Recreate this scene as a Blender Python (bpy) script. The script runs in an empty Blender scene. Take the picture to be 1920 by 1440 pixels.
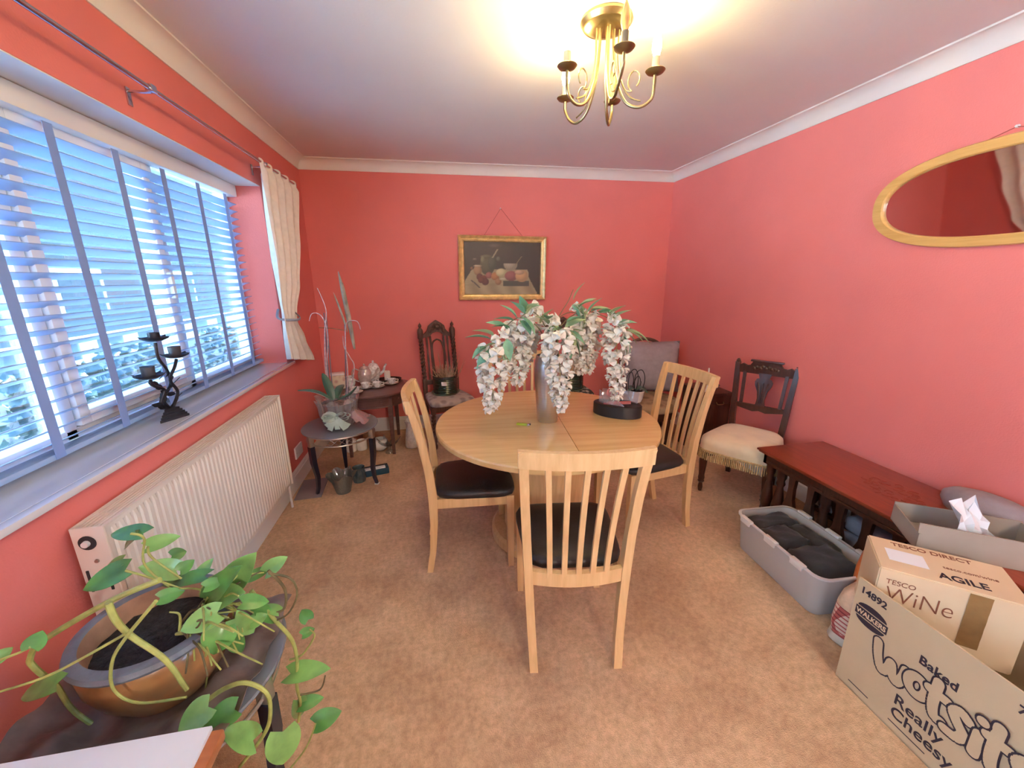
import bpy, bmesh, math, random
from mathutils import Vector, Matrix, Euler
random.seed(7)
PI = math.pi
S = bpy.context.scene
C = S.collection

# ---------------------------------------------------------------- camera
CAMH = 1.4391
cam_d = bpy.data.cameras.new('camera'); cam = bpy.data.objects.new('camera', cam_d); C.objects.link(cam)
cam_d.sensor_fit = 'HORIZONTAL'; cam_d.sensor_width = 36.0; cam_d.lens = 755.8 / 1920 * 36.0
cam_d.clip_start = 0.02
_p, _y, _r = 0.2568, 0.1786, -0.0093
_f = Vector((math.sin(_y)*math.cos(_p), math.cos(_y)*math.cos(_p), -math.sin(_p)))
_rt = Vector((math.cos(_y), -math.sin(_y), 0)); _up = _rt.cross(_f)
_r2 = _rt*math.cos(_r) + _up*math.sin(_r); _u2 = -_rt*math.sin(_r) + _up*math.cos(_r)
cam.matrix_world = Matrix(((_r2.x, _u2.x, -_f.x, 0), (_r2.y, _u2.y, -_f.y, 0), (_r2.z, _u2.z, -_f.z, CAMH), (0, 0, 0, 1)))
S.camera = cam

# ---------------------------------------------------------------- world, exposure
S.view_settings.view_transform = 'Standard'; S.view_settings.look = 'None'
S.view_settings.gamma = 1.0; S.view_settings.use_curve_mapping = False
S.view_settings.exposure = 0.85
W = bpy.data.worlds.new('sky'); S.world = W; W.use_nodes = True
_bg = W.node_tree.nodes['Background']; _bg.inputs['Color'].default_value = (0.40, 0.72, 1.0, 1); _bg.inputs['Strength'].default_value = 8.5
BULB_E = 195.0
FILL_LAMP_E = 120.0  # emission of the added fill lamp behind the camera
_sd = bpy.data.lights.new('bounce_sun', 'SUN'); _sd.energy = 140.0; _sd.color = (0.62, 0.82, 1.0); _sd.angle = 0.02  # added sunlight skims the walls and lights the outdoor paving for ceiling bounce
_so = bpy.data.objects.new('bounce_sun', _sd); C.objects.link(_so); _so.rotation_euler = Vector((0.0, -0.70, -0.70)).to_track_quat('-Z', 'Y').to_euler()
BULB_COL = (1.0, 0.72, 0.31)
S.cycles.max_bounces = 8; S.cycles.diffuse_bounces = 4; S.cycles.adaptive_threshold = 0.03; S.cycles.transparent_max_bounces = 16
S.cycles.sample_clamp_indirect = 6.0

# room extents
XL, XR, YB, YF, H = -1.063, 2.309, 3.901, -1.6, 2.4

# ---------------------------------------------------------------- helpers
def link(o):
    C.objects.link(o); return o

def thing(name, label, cat, loc=(0, 0, 0), rz=0.0, group=None, kind=None):
    o = bpy.data.objects.new(name, None); link(o)
    o.empty_display_size = 0.05
    o.location = loc; o.rotation_euler = (0, 0, rz)
    o['label'] = label; o['category'] = cat
    if group: o['group'] = group
    if kind: o['kind'] = kind
    return o

def tag(o, label, cat, group=None, kind=None):
    o['label'] = label; o['category'] = cat
    if group: o['group'] = group
    if kind: o['kind'] = kind
    return o

def wloc(p):
    v = Vector((0, 0, 0))
    while p is not None:
        v += p.location; p = p.parent
    return v

def mesh_from(bm, name, smooth=0.7):
    me = bpy.data.meshes.new(name)
    bmesh.ops.recalc_face_normals(bm, faces=bm.faces)
    bm.to_mesh(me); bm.free()
    if smooth:
        for p in me.polygons: p.use_smooth = True
        me.set_sharp_from_angle(angle=smooth)
    return me

def obj(name, bm, mat, parent=None, world=False, smooth=0.7, label=None, kind=None):
    me = mesh_from(bm, name, smooth)
    if world and parent is not None:
        me.transform(Matrix.Translation(-wloc(parent)))
    o = bpy.data.objects.new(name, me); link(o)
    if mat: me.materials.append(mat)
    if parent is not None: o.parent = parent
    if label: o['label'] = label
    if kind: o['kind'] = kind
    return o

def inst(name, me, parent=None, loc=(0, 0, 0), rot=(0, 0, 0), sc=None):
    o = bpy.data.objects.new(name, me); link(o)
    o.location = loc; o.rotation_euler = rot
    if sc is not None: o.scale = sc if hasattr(sc, '__len__') else (sc, sc, sc)
    if parent is not None: o.parent = parent
    return o

def dup(root, loc, rz, label, group=None):
    r = root.copy(); link(r); r.location = loc; r.rotation_euler = (0, 0, rz); r['label'] = label
    if group: r['group'] = group
    for ch in list(root.children):
        c = ch.copy(); link(c); c.parent = r
        for g in list(ch.children):
            d = g.copy(); link(d); d.parent = c
    return r

def NB(): return bmesh.new()

def bx(bm, c, s, rot=None, bev=0.0, seg=2):
    """box: centre, full size, optional Euler/Matrix rotation, bevel"""
    t = bmesh.new()
    bmesh.ops.create_cube(t, size=1.0)
    for v in t.verts: v.co = Vector((v.co.x*s[0], v.co.y*s[1], v.co.z*s[2]))
    if bev > 0:
        bmesh.ops.bevel(t, geom=t.edges[:], offset=bev, segments=seg, profile=0.6, affect='EDGES')
    M = Matrix.Translation(Vector(c))
    if rot is not None:
        R = rot if isinstance(rot, Matrix) else Euler(rot).to_matrix()
        M = M @ R.to_4x4()
    add(bm, t, M)

def add(bm, t, M=None):
    if M is not None: bmesh.ops.transform(t, matrix=M, verts=t.verts)
    mp = {v: bm.verts.new(v.co) for v in t.verts}
    for f in t.faces:
        try: bm.faces.new([mp[v] for v in f.verts])
        except ValueError: pass
    t.free()

def b2(bm, a, b, bev=0.0):
    bx(bm, [(a[i]+b[i])/2 for i in range(3)], [abs(b[i]-a[i]) for i in range(3)], bev=bev)

def lathe(bm, prof, n=24, M=None, cx=0, cy=0, capb=True, capt=True, sx=1.0, sy=1.0):
    t = bmesh.new(); rings = []
    for r, z in prof:
        if r < 1e-6: rings.append([t.verts.new((cx, cy, z))])
        else: rings.append([t.verts.new((cx + r*sx*math.cos(2*PI*i/n), cy + r*sy*math.sin(2*PI*i/n), z)) for i in range(n)])
    for a, b in zip(rings, rings[1:]):
        if len(a) == 1 and len(b) == 1: continue
        if len(a) == 1:
            for i in range(n): t.faces.new((a[0], b[i], b[(i+1) % n]))
        elif len(b) == 1:
            for i in range(n): t.faces.new((a[i], a[(i+1) % n], b[0]))
        else:
            for i in range(n): t.faces.new((a[i], a[(i+1) % n], b[(i+1) % n], b[i]))
    if capb and len(rings[0]) > 1: t.faces.new(list(reversed(rings[0])))
    if capt and len(rings[-1]) > 1: t.faces.new(rings[-1])
    add(bm, t, M)

def catmull(pts, k=6):
    P = [Vector(p) for p in pts]
    if len(P) < 3: return P
    out = []
    for i in range(len(P)-1):
        p0 = P[max(i-1, 0)]; p1 = P[i]; p2 = P[i+1]; p3 = P[min(i+2, len(P)-1)]
        for j in range(k):
            u = j/k
            out.append(0.5*((2*p1) + (p2-p0)*u + (2*p0-5*p1+4*p2-p3)*u*u + (3*p1-p0-3*p2+p3)*u**3))
    out.append(P[-1]); return out

def tube(bm, pts, r, n=8, k=5, closed=False, flat=None):
    """tube along points (smoothed); r number, list or function of u"""
    P = catmull(pts, k) if k > 1 else [Vector(p) for p in pts]
    m = len(P); rings = []
    up = Vector((0, 0, 1)); prev = None
    for i, p in enumerate(P):
        if closed: d = P[(i+1) % m] - P[i-1]
        else: d = P[min(i+1, m-1)] - P[max(i-1, 0)]
        if d.length < 1e-9: d = Vector((0, 0, 1))
        d.normalize()
        if prev is None:
            a = d.cross(up)
            if a.length < 0.05: a = d.cross(Vector((0, 1, 0)))
        else:
            a = prev - d*prev.dot(d)
            if a.length < 1e-5: a = d.cross(up)
        a.normalize(); prev = a; b = d.cross(a)
        u = i/max(m-1, 1)
        rr = r(u) if callable(r) else (r[0] + (r[1]-r[0])*u if isinstance(r, (tuple, list)) else r)
        fl = flat if flat else 1.0
        rings.append([bm.verts.new(p + a*rr*math.cos(2*PI*j/n) + b*rr*fl*math.sin(2*PI*j/n)) for j in range(n)])
    rng = range(m) if closed else range(m-1)
    for i in rng:
        A = rings[i]; B = rings[(i+1) % m]
        for j in range(n): bm.faces.new((A[j], A[(j+1) % n], B[(j+1) % n], B[j]))
    if not closed:
        bm.faces.new(list(reversed(rings[0]))); bm.faces.new(rings[-1])

def prism(bm, poly, axis, a, b, M=None):
    """extrude 2D polygon along axis between a and b. axis 'x': poly=(y,z); 'y': (x,z); 'z': (x,y)"""
    t = bmesh.new()
    def P(q, h):
        return {'x': (h, q[0], q[1]), 'y': (q[0], h, q[1]), 'z': (q[0], q[1], h)}[axis]
    A = [t.verts.new(P(q, a)) for q in poly]; B = [t.verts.new(P(q, b)) for q in poly]
    n = len(poly)
    t.faces.new(list(reversed(A))); t.faces.new(B)
    for i in range(n): t.faces.new((A[i], A[(i+1) % n], B[(i+1) % n], B[i]))
    add(bm, t, M)

def loft(bm, rings, caps=True):
    R = [[bm.verts.new(p) for p in r] for r in rings]
    n = len(R[0])
    for a, b in zip(R, R[1:]):
        for j in range(n): bm.faces.new((a[j], a[(j+1) % n], b[(j+1) % n], b[j]))
    if caps:
        bm.faces.new(list(reversed(R[0]))); bm.faces.new(R[-1])

def sheet(bm, grid, thick=0.0):
    """grid of points -> surface; with thickness gets a back side"""
    n, m = len(grid), len(grid[0])
    G = [[Vector(p) for p in row] for row in grid]
    V = [[bm.verts.new(p) for p in row] for row in G]
    for i in range(n-1):
        for j in range(m-1): bm.faces.new((V[i][j], V[i+1][j], V[i+1][j+1], V[i][j+1]))
    if thick:
        B = []
        for i in range(n):
            row = []
            for j in range(m):
                a = G[min(i+1, n-1)][j] - G[max(i-1, 0)][j]; b = G[i][min(j+1, m-1)] - G[i][max(j-1, 0)]
                nn = a.cross(b)
                if nn.length > 1e-12: nn.normalize()
                row.append(bm.verts.new(G[i][j] - nn*thick))
            B.append(row)
        for i in range(n-1):
            for j in range(m-1): bm.faces.new((B[i][j], B[i][j+1], B[i+1][j+1], B[i+1][j]))
        for i in range(n-1):
            bm.faces.new((V[i][0], B[i][0], B[i+1][0], V[i+1][0])); bm.faces.new((V[i][m-1], V[i+1][m-1], B[i+1][m-1], B[i][m-1]))
        for j in range(m-1):
            bm.faces.new((V[0][j], V[0][j+1], B[0][j+1], B[0][j])); bm.faces.new((V[n-1][j], B[n-1][j], B[n-1][j+1], V[n-1][j+1]))

def rot_seg(p0, p1, w, h):
    """rotation taking z axis to p1-p0"""
    return (Vector(p1)-Vector(p0)).to_track_quat('Z', 'Y').to_matrix()

def bar(bm, p0, p1, w, h, bev=0.0, up=None):
    p0 = Vector(p0); p1 = Vector(p1); d = p1-p0
    z = d.normalized(); u = Vector(up) if up else Vector((0, 1, 0))
    x = u.cross(z)
    if x.length < 1e-4: x = Vector((1, 0, 0)).cross(z)
    x.normalize(); y = z.cross(x)
    R = Matrix((x, y, z)).transposed()
    bx(bm, (p0+p1)/2, (w, h, d.length), R, bev)

# ---------------------------------------------------------------- materials
MATS = {}
def _nt(name):
    m = bpy.data.materials.new(name); m.use_nodes = True
    return m, m.node_tree, m.node_tree.nodes['Principled BSDF']

def mat(name, col, rough=0.6, metal=0.0, var=0.0, vscale=8.0, bump=0.0, bscale=60.0, spec=0.5, emit=None, estr=0.0, sheen=0.0, coat=0.0, trans=0.0, sss=0.0, stretch=None, col2=None, detail=4.0):
    if name in MATS: return MATS[name]
    m, nt, b = _nt(name)
    b.inputs['Base Color'].default_value = (*col, 1); b.inputs['Roughness'].default_value = rough
    b.inputs['Metallic'].default_value = metal; b.inputs['Specular IOR Level'].default_value = spec
    if sheen: b.inputs['Sheen Weight'].default_value = sheen
    if coat: b.inputs['Coat Weight'].default_value = coat; b.inputs['Coat Roughness'].default_value = 0.12
    if trans: b.inputs['Transmission Weight'].default_value = trans
    if emit: b.inputs['Emission Color'].default_value = (*emit, 1); b.inputs['Emission Strength'].default_value = estr
    tc = None
    if var or bump:
        tc = nt.nodes.new('ShaderNodeTexCoord'); mp = nt.nodes.new('ShaderNodeMapping')
        nt.links.new(tc.outputs['Object'], mp.inputs['Vector'])
        if stretch: mp.inputs['Scale'].default_value = stretch
    if var:
        n = nt.nodes.new('ShaderNodeTexNoise'); n.inputs['Scale'].default_value = vscale; n.inputs['Detail'].default_value = detail
        nt.links.new(mp.outputs['Vector'], n.inputs['Vector'])
        r = nt.nodes.new('ShaderNodeValToRGB')
        c2 = col2 if col2 else tuple(min(1, c*(1+var)) for c in col)
        c1 = tuple(c*(1-var) for c in col) if not col2 else col
        r.color_ramp.elements[0].position = 0.3; r.color_ramp.elements[1].position = 0.7
        r.color_ramp.elements[0].color = (*c1, 1); r.color_ramp.elements[1].color = (*c2, 1)
        nt.links.new(n.outputs['Fac'], r.inputs['Fac']); nt.links.new(r.outputs['Color'], b.inputs['Base Color'])
    if bump:
        n2 = nt.nodes.new('ShaderNodeTexNoise'); n2.inputs['Scale'].default_value = bscale; n2.inputs['Detail'].default_value = 3
        nt.links.new(mp.outputs['Vector'], n2.inputs['Vector'])
        bp = nt.nodes.new('ShaderNodeBump'); bp.inputs['Strength'].default_value = bump; bp.inputs['Distance'].default_value = 0.01
        nt.links.new(n2.outputs['Fac'], bp.inputs['Height']); nt.links.new(bp.outputs['Normal'], b.inputs['Normal'])
    MATS[name] = m
    return m

def clear(name, tint=(1, 1, 1), gloss=0.08, rough=0.02, haze=0.0, hcol=(0.9, 0.95, 1)):
    """thin clear glass / film: see-through plus fresnel reflection, optional surface haze"""
    m = bpy.data.materials.new(name); m.use_nodes = True; nt = m.node_tree; nt.nodes.clear()
    out = nt.nodes.new('ShaderNodeOutputMaterial'); t = nt.nodes.new('ShaderNodeBsdfTransparent'); t.inputs['Color'].default_value = (*tint, 1)
    g = nt.nodes.new('ShaderNodeBsdfGlossy'); g.inputs['Roughness'].default_value = rough
    lw = nt.nodes.new('ShaderNodeLayerWeight'); lw.inputs['Blend'].default_value = 0.25
    mm = nt.nodes.new('ShaderNodeMath'); mm.operation = 'MULTIPLY_ADD'; mm.inputs[1].default_value = 0.7; mm.inputs[2].default_value = gloss
    nt.links.new(lw.outputs['Fresnel'], mm.inputs[0])
    mx = nt.nodes.new('ShaderNodeMixShader'); nt.links.new(mm.outputs[0], mx.inputs[0]); nt.links.new(t.outputs[0], mx.inputs[1]); nt.links.new(g.outputs[0], mx.inputs[2])
    last = mx
    if haze:
        d = nt.nodes.new('ShaderNodeBsdfDiffuse'); d.inputs['Color'].default_value = (*hcol, 1)
        m2 = nt.nodes.new('ShaderNodeMixShader'); m2.inputs[0].default_value = haze
        nt.links.new(mx.outputs[0], m2.inputs[1]); nt.links.new(d.outputs[0], m2.inputs[2]); last = m2
    nt.links.new(last.outputs[0], out.inputs['Surface'])
    return m

def wood(name, c1, c2, rough=0.4, axis='x', scale=5.0, coat=0.0, spec=0.5):
    m, nt, b = _nt(name)
    b.inputs['Roughness'].default_value = rough; b.inputs['Specular IOR Level'].default_value = spec
    if coat: b.inputs['Coat Weight'].default_value = coat; b.inputs['Coat Roughness'].default_value = 0.1
    tc = nt.nodes.new('ShaderNodeTexCoord'); mp = nt.nodes.new('ShaderNodeMapping')
    sc = {'x': (1, 14, 14), 'y': (14, 1, 14), 'z': (14, 14, 1)}[axis]
    mp.inputs['Scale'].default_value = sc
    nt.links.new(tc.outputs['Object'], mp.inputs['Vector'])
    n = nt.nodes.new('ShaderNodeTexNoise'); n.inputs['Scale'].default_value = scale; n.inputs['Detail'].default_value = 6; n.inputs['Roughness'].default_value = 0.6
    nt.links.new(mp.outputs['Vector'], n.inputs['Vector'])
    r = nt.nodes.new('ShaderNodeValToRGB'); r.color_ramp.elements[0].position = 0.28; r.color_ramp.elements[1].position = 0.72
    r.color_ramp.elements[0].color = (*c1, 1); r.color_ramp.elements[1].color = (*c2, 1)
    nt.links.new(n.outputs['Fac'], r.inputs['Fac']); nt.links.new(r.outputs['Color'], b.inputs['Base Color'])
    bp = nt.nodes.new('ShaderNodeBump'); bp.inputs['Strength'].default_value = 0.06; bp.inputs['Distance'].default_value = 0.005
    nt.links.new(n.outputs['Fac'], bp.inputs['Height']); nt.links.new(bp.outputs['Normal'], b.inputs['Normal'])
    return m

M_wall = mat('red_wall_paint', (0.76, 0.205, 0.18), 0.75, var=0.05, vscale=1.6, bump=0.12, bscale=140, spec=0.3)
M_ceil = mat('ceiling_paint', (0.80, 0.79, 0.78), 0.85, var=0.02, vscale=2, bump=0.05, bscale=90, spec=0.2)
M_trim = mat('white_gloss_trim', (0.84, 0.82, 0.79), 0.4, var=0.02, vscale=5)
M_white = mat('white_plastic', (0.82, 0.82, 0.82), 0.35)
M_upvc = mat('white_window_frame', (0.85, 0.86, 0.87), 0.3)
M_rad = mat('cream_radiator_enamel', (0.80, 0.74, 0.66), 0.35, var=0.02)
M_dark = mat('recess_shade_and_wick', (0.03, 0.03, 0.035), 0.7)  # near-black for shade painted in radiator openings, also candle wicks
M_oak = wood('pale_oak', (0.62, 0.38, 0.17), (0.77, 0.51, 0.25), 0.38, 'z', 4, coat=0.15)
M_oakx = wood('pale_oak_top', (0.66, 0.42, 0.17), (0.80, 0.55, 0.25), 0.22, 'x', 2.2, coat=0.35)
M_oaky = wood('pale_oak_leaf', (0.64, 0.38, 0.14), (0.78, 0.50, 0.21), 0.22, 'x', 2.2, coat=0.35)
M_leather = mat('black_leather', (0.018, 0.014, 0.014), 0.42, var=0.25, vscale=20, bump=0.15, bscale=180)
M_mahog = wood('dark_mahogany', (0.030, 0.010, 0.006), (0.075, 0.022, 0.012), 0.32, 'z', 5, coat=0.2)
M_mahogtop = wood('red_mahogany_top', (0.19, 0.026, 0.010), (0.31, 0.050, 0.018), 0.28, 'y', 3, coat=0.4)
M_darkoak = wood('carved_dark_oak', (0.055, 0.026, 0.019), (0.15, 0.07, 0.05), 0.5, 'z', 6)
M_brass = mat('antique_brass', (0.36, 0.29, 0.16), 0.36, 1.0, var=0.15, vscale=20)
M_chrome = mat('steel_rod', (0.55, 0.57, 0.62), 0.22, 1.0)
M_steel = mat('brushed_steel', (0.58, 0.56, 0.55), 0.30, 1.0, var=0.06, vscale=6, stretch=(1, 1, 40))
M_gold = mat('gilt_frame', (0.78, 0.57, 0.27), 0.35, 0.55, var=0.2, vscale=25, bump=0.2, bscale=80)
M_green_glaze = mat('dark_green_glaze', (0.012, 0.032, 0.022), 0.25, var=0.3, vscale=9, coat=0.3)
M_green_saucer = mat('pale_green_glaze', (0.16, 0.20, 0.12), 0.3)
M_straw = mat('dry_straw', (0.58, 0.40, 0.26), 0.8, var=0.4, vscale=30)
M_black = mat('black_plastic', (0.015, 0.015, 0.017), 0.45)
M_navy = mat('dark_painted_leg', (0.012, 0.013, 0.03), 0.3, coat=0.2)
M_alu = mat('satin_aluminium', (0.55, 0.52, 0.46), 0.35, 0.9)
M_leaf = mat('pothos_green', (0.09, 0.25, 0.05), 0.32, var=0.45, vscale=14, coat=0.15)
M_leaf2 = mat('pothos_light_green', (0.22, 0.42, 0.11), 0.30, var=0.3, vscale=14, coat=0.2)
M_stem = mat('vine_stem', (0.36, 0.38, 0.10), 0.5, var=0.3, vscale=30)
M_stemb = mat('brown_vine', (0.13, 0.10, 0.04), 0.6, var=0.4, vscale=30)
M_petal = mat('ivory_petal', (0.92, 0.89, 0.80), 0.6, var=0.08, vscale=40)
M_wleaf = mat('silk_leaf', (0.20, 0.42, 0.25), 0.55, var=0.35, vscale=12)
M_orleaf = mat('orchid_leaf', (0.07, 0.16, 0.12), 0.35, var=0.2, vscale=10)
M_pot = mat('copper_brown_glaze', (0.31, 0.145, 0.05), 0.33, var=0.6, vscale=7, coat=0.4, bump=0.08, bscale=30)
M_potrim = mat('grey_pot_rim', (0.15, 0.16, 0.18), 0.5, var=0.2, vscale=20, bump=0.2, bscale=60)
M_clay = mat('terracotta_inside', (0.36, 0.20, 0.12), 0.8, var=0.2, vscale=20)
M_soil = mat('black_soil', (0.02, 0.018, 0.02), 0.95, var=0.7, vscale=60, bump=1.0, bscale=90)
M_ply = mat('brown_plastic_sheet', (0.16, 0.12, 0.10), 0.4, var=0.5, vscale=9, bump=0.5, bscale=14)
M_curt = mat('cream_curtain_cloth', (0.84, 0.79, 0.71), 0.8, var=0.05, vscale=30, bump=0.1, bscale=220)
M_card = mat('tan_cardboard', (0.56, 0.41, 0.25), 0.75, var=0.07, vscale=5, bump=0.06, bscale=90)
M_card2 = mat('buff_cardboard', (0.69, 0.51, 0.32), 0.75, var=0.06, vscale=5, bump=0.06, bscale=90)
M_card3 = mat('grey_cardboard', (0.35, 0.285, 0.23), 0.8, var=0.08, vscale=6)
M_ink = mat('dark_print', (0.03, 0.018, 0.03), 0.7)
M_inkr = mat('russet_print', (0.22, 0.07, 0.035), 0.7)
M_tape = mat('brown_parcel_tape', (0.27, 0.15, 0.06), 0.25, var=0.25, vscale=9, bump=0.4, bscale=25)
M_paper = mat('white_paper', (0.82, 0.82, 0.84), 0.7)
M_crate = clear('cloudy_clear_plastic', (0.86, 0.84, 0.82), 0.05, 0.25, haze=0.52, hcol=(0.88, 0.80, 0.72))
M_blackcloth = mat('black_cloth', (0.028, 0.025, 0.024), 0.85, var=0.3, vscale=10, bump=0.15, bscale=150, sheen=0.2)
M_greyfab = mat('grey_cushion_fabric', (0.33, 0.28, 0.30), 0.9, var=0.1, vscale=20, bump=0.15, bscale=250)
M_velvet = mat('cream_velvet', (0.78, 0.64, 0.42), 0.85, var=0.1, vscale=9, sheen=0.4, bump=0.08, bscale=200)
M_fringe = mat('gold_fringe', (0.52, 0.36, 0.16), 0.8, var=0.35, vscale=60)
M_glasstop = clear('frosted_glass', (0.75, 0.82, 0.84), 0.10, 0.15, haze=0.45, hcol=(0.38, 0.40, 0.44))
M_glass = clear('clear_glass', (0.86, 0.93, 0.92), 0.16, 0.02, haze=0.06)
M_pane = clear('window_glass', (0.93, 0.96, 0.97), 0.02, 0.0)
M_film = clear('clear_cellophane', (0.95, 0.93, 0.95), 0.18, 0.08, haze=0.14)
M_china = mat('white_china', (0.83, 0.80, 0.77), 0.18, var=0.05, vscale=30)
M_china2 = mat('patterned_china', (0.80, 0.77, 0.73), 0.2, var=0.4, vscale=45)
M_candle = mat('ivory_wax', (0.83, 0.76, 0.66), 0.5)
M_iron = mat('wrought_iron', (0.035, 0.035, 0.045), 0.5, 0.6, var=0.2, vscale=40)
M_slat_daylit = mat('daylight_blue_slat', (0.33, 0.48, 0.75), 0.35)  # daylight blue put into the colour of the white slats
M_bulbglass = mat('unlit_amber_bulb', (0.85, 0.55, 0.25), 0.1, trans=0.6)
M_lit = mat('lit_candle_bulb', (1, 0.9, 0.7), 0.3, emit=BULB_COL, estr=BULB_E)

# ================================================================ STRUCTURE
def struct(name, bm, m, parent=None, smooth=0.0, label=None, cat=None):
    o = obj(name, bm, m, parent, smooth=smooth)
    if parent is None: o['kind'] = 'structure'
    if label: o['label'] = label
    if cat: o['category'] = cat
    return o

# carpet
def carpet_mat():
    m, nt, b = _nt('beige_carpet'); b.inputs['Roughness'].default_value = 0.95; b.inputs['Specular IOR Level'].default_value = 0.1
    b.inputs['Sheen Weight'].default_value = 0.25
    tc = nt.nodes.new('ShaderNodeTexCoord')
    def noise(sc, det, ro=0.6):
        n = nt.nodes.new('ShaderNodeTexNoise'); n.inputs['Scale'].default_value = sc; n.inputs['Detail'].default_value = det; n.inputs['Roughness'].default_value = ro
        nt.links.new(tc.outputs['Object'], n.inputs['Vector']); return n
    n1 = noise(2.6, 5); n2 = noise(42, 6, 0.75); n3 = noise(260, 2)
    r1 = nt.nodes.new('ShaderNodeValToRGB'); e = r1.color_ramp.elements
    e[0].position = 0.36; e[0].color = (0.56, 0.325, 0.175, 1); e[1].position = 0.60; e[1].color = (0.77, 0.485, 0.275, 1)
    nt.links.new(n1.outputs['Fac'], r1.inputs['Fac'])
    r2 = nt.nodes.new('ShaderNodeValToRGB'); e = r2.color_ramp.elements
    e[0].position = 0.35; e[0].color = (0.70, 0.66, 0.62, 1); e[1].position = 0.62; e[1].color = (1.08, 1.08, 1.08, 1)
    nt.links.new(n2.outputs['Fac'], r2.inputs['Fac'])
    mx = nt.nodes.new('ShaderNodeMixRGB'); mx.blend_type = 'MULTIPLY'; mx.inputs['Fac'].default_value = 0.8
    nt.links.new(r1.outputs['Color'], mx.inputs[1]); nt.links.new(r2.outputs['Color'], mx.inputs[2])
    nt.links.new(mx.outputs['Color'], b.inputs['Base Color'])
    bp = nt.nodes.new('ShaderNodeBump'); bp.inputs['Strength'].default_value = 0.7; bp.inputs['Distance'].default_value = 0.006
    ad = nt.nodes.new('ShaderNodeMath'); ad.operation = 'ADD'
    nt.links.new(n2.outputs['Fac'], ad.inputs[0]); nt.links.new(n3.outputs['Fac'], ad.inputs[1])
    nt.links.new(ad.outputs[0], bp.inputs['Height']); nt.links.new(bp.outputs['Normal'], b.inputs['Normal'])
    return m
bm = NB(); b2(bm, (XL-0.3, YF-3.6, -0.06), (XR+0.12, YB+0.12, 0)); struct('floor', bm, carpet_mat(), label='mottled beige carpet covering the floor', cat='carpet')
bm = NB(); b2(bm, (XL-0.3, YF-3.6, H), (XR+0.12, YB+0.12, H+0.1)); struct('ceiling', bm, M_ceil, label='white painted ceiling', cat='ceiling')
bm = NB(); b2(bm, (XL-0.3, YB, 0), (XR+0.12, YB+0.12, H)); struct('wall_back', bm, M_wall, label='red painted wall behind the dining table', cat='wall')
W3Y0, W3Y1 = -1.40, -0.20
bm = NB(); b2(bm, (XR, YF-3.6, 0), (XR+0.12, W3Y0, H)); b2(bm, (XR, W3Y1, 0), (XR+0.12, YB, H)); b2(bm, (XR, W3Y0, 0), (XR+0.12, W3Y1, 0.5)); b2(bm, (XR, W3Y0, 2.1), (XR+0.12, W3Y1, H)); struct('wall_right', bm, M_wall, label='red painted wall with the oval mirror', cat='wall')
# left wall with window opening
WY0, WY1, WZ0, WZ1 = 0.1, 3.025, 0.86, 2.019
bm = NB()
W2Y0, W2Y1 = -1.45, -0.10
b2(bm, (XL-0.28, YF-3.6, 0), (XL, W2Y0, H)); b2(bm, (XL-0.28, W2Y1, 0), (XL, WY0, H)); b2(bm, (XL-0.28, W2Y0, 0), (XL, W2Y1, 0.45)); b2(bm, (XL-0.28, W2Y0, 2.1), (XL, W2Y1, H)); b2(bm, (XL-0.28, WY1, 0), (XL, YB, H))
b2(bm, (XL-0.28, WY0, 0), (XL, WY1, WZ0)); b2(bm, (XL-0.28, WY0, WZ1), (XL, WY1, H))
struct('wall_left', bm, M_wall, label='red painted wall with the wide window', cat='wall')
# soffit lining of the window head is white
bm = NB(); b2(bm, (XL-0.27, WY0, WZ1-0.004), (XL-0.002, WY1, WZ1-0.0005)); struct('trim_5', bm, M_ceil)
# wall behind the camera, wide opening and room beyond added to bring in light
bm = NB()
b2(bm, (XL, YF-0.1, 0), (-0.55, YF, H)); b2(bm, (1.95, YF-0.1, 0), (XR, YF, H)); b2(bm, (-0.55, YF-0.1, 2.1), (1.95, YF, H))
struct('wall_front', bm, M_wall)
bm = NB(); b2(bm, (XL-0.3, YF-3.7, 0), (XR+0.12, YF-3.6, H)); struct('wall_far', bm, mat('magnolia_paint', (0.80, 0.74, 0.64), 0.8))  # end wall of the room added beyond the opening

# coving: concave profile swept along the four walls with mitred ends
def coving(name, p0, p1, inward):
    n = 8; cd, cw = 0.082, 0.074
    prof = [(0, -cd), (0.006, -cd), (0.006, -cd+0.008)]
    for i in range(n+1):
        a = (PI/2)*i/n
        prof.append((0.006 + (cw-0.014)*(1-math.cos(a)), -cd+0.008 + (cd-0.016)*math.sin(a)))
    prof += [(cw, -0.008), (cw, 0), (0, 0)]
    p0 = Vector(p0); p1 = Vector(p1); d = (p1-p0).normalized(); iw = Vector(inward)
    r0 = [p0 + iw*u + d*u + Vector((0, 0, H+v)) for u, v in prof]
    r1 = [p1 + iw*u - d*u + Vector((0, 0, H+v)) for u, v in prof]
    bm = NB(); loft(bm, [r0, r1]); struct(name, bm, M_trim, smooth=0.5)
coving('trim_1', (XL, YB, 0), (XR, YB, 0), (0, -1, 0)); coving('trim_2', (XL, YF, 0), (XL, YB, 0), (1, 0, 0))
coving('trim_3', (XR, YF, 0), (XR, YB, 0), (-1, 0, 0)); coving('trim_4', (XL, YF, 0), (XR, YF, 0), (0, 1, 0))
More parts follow.
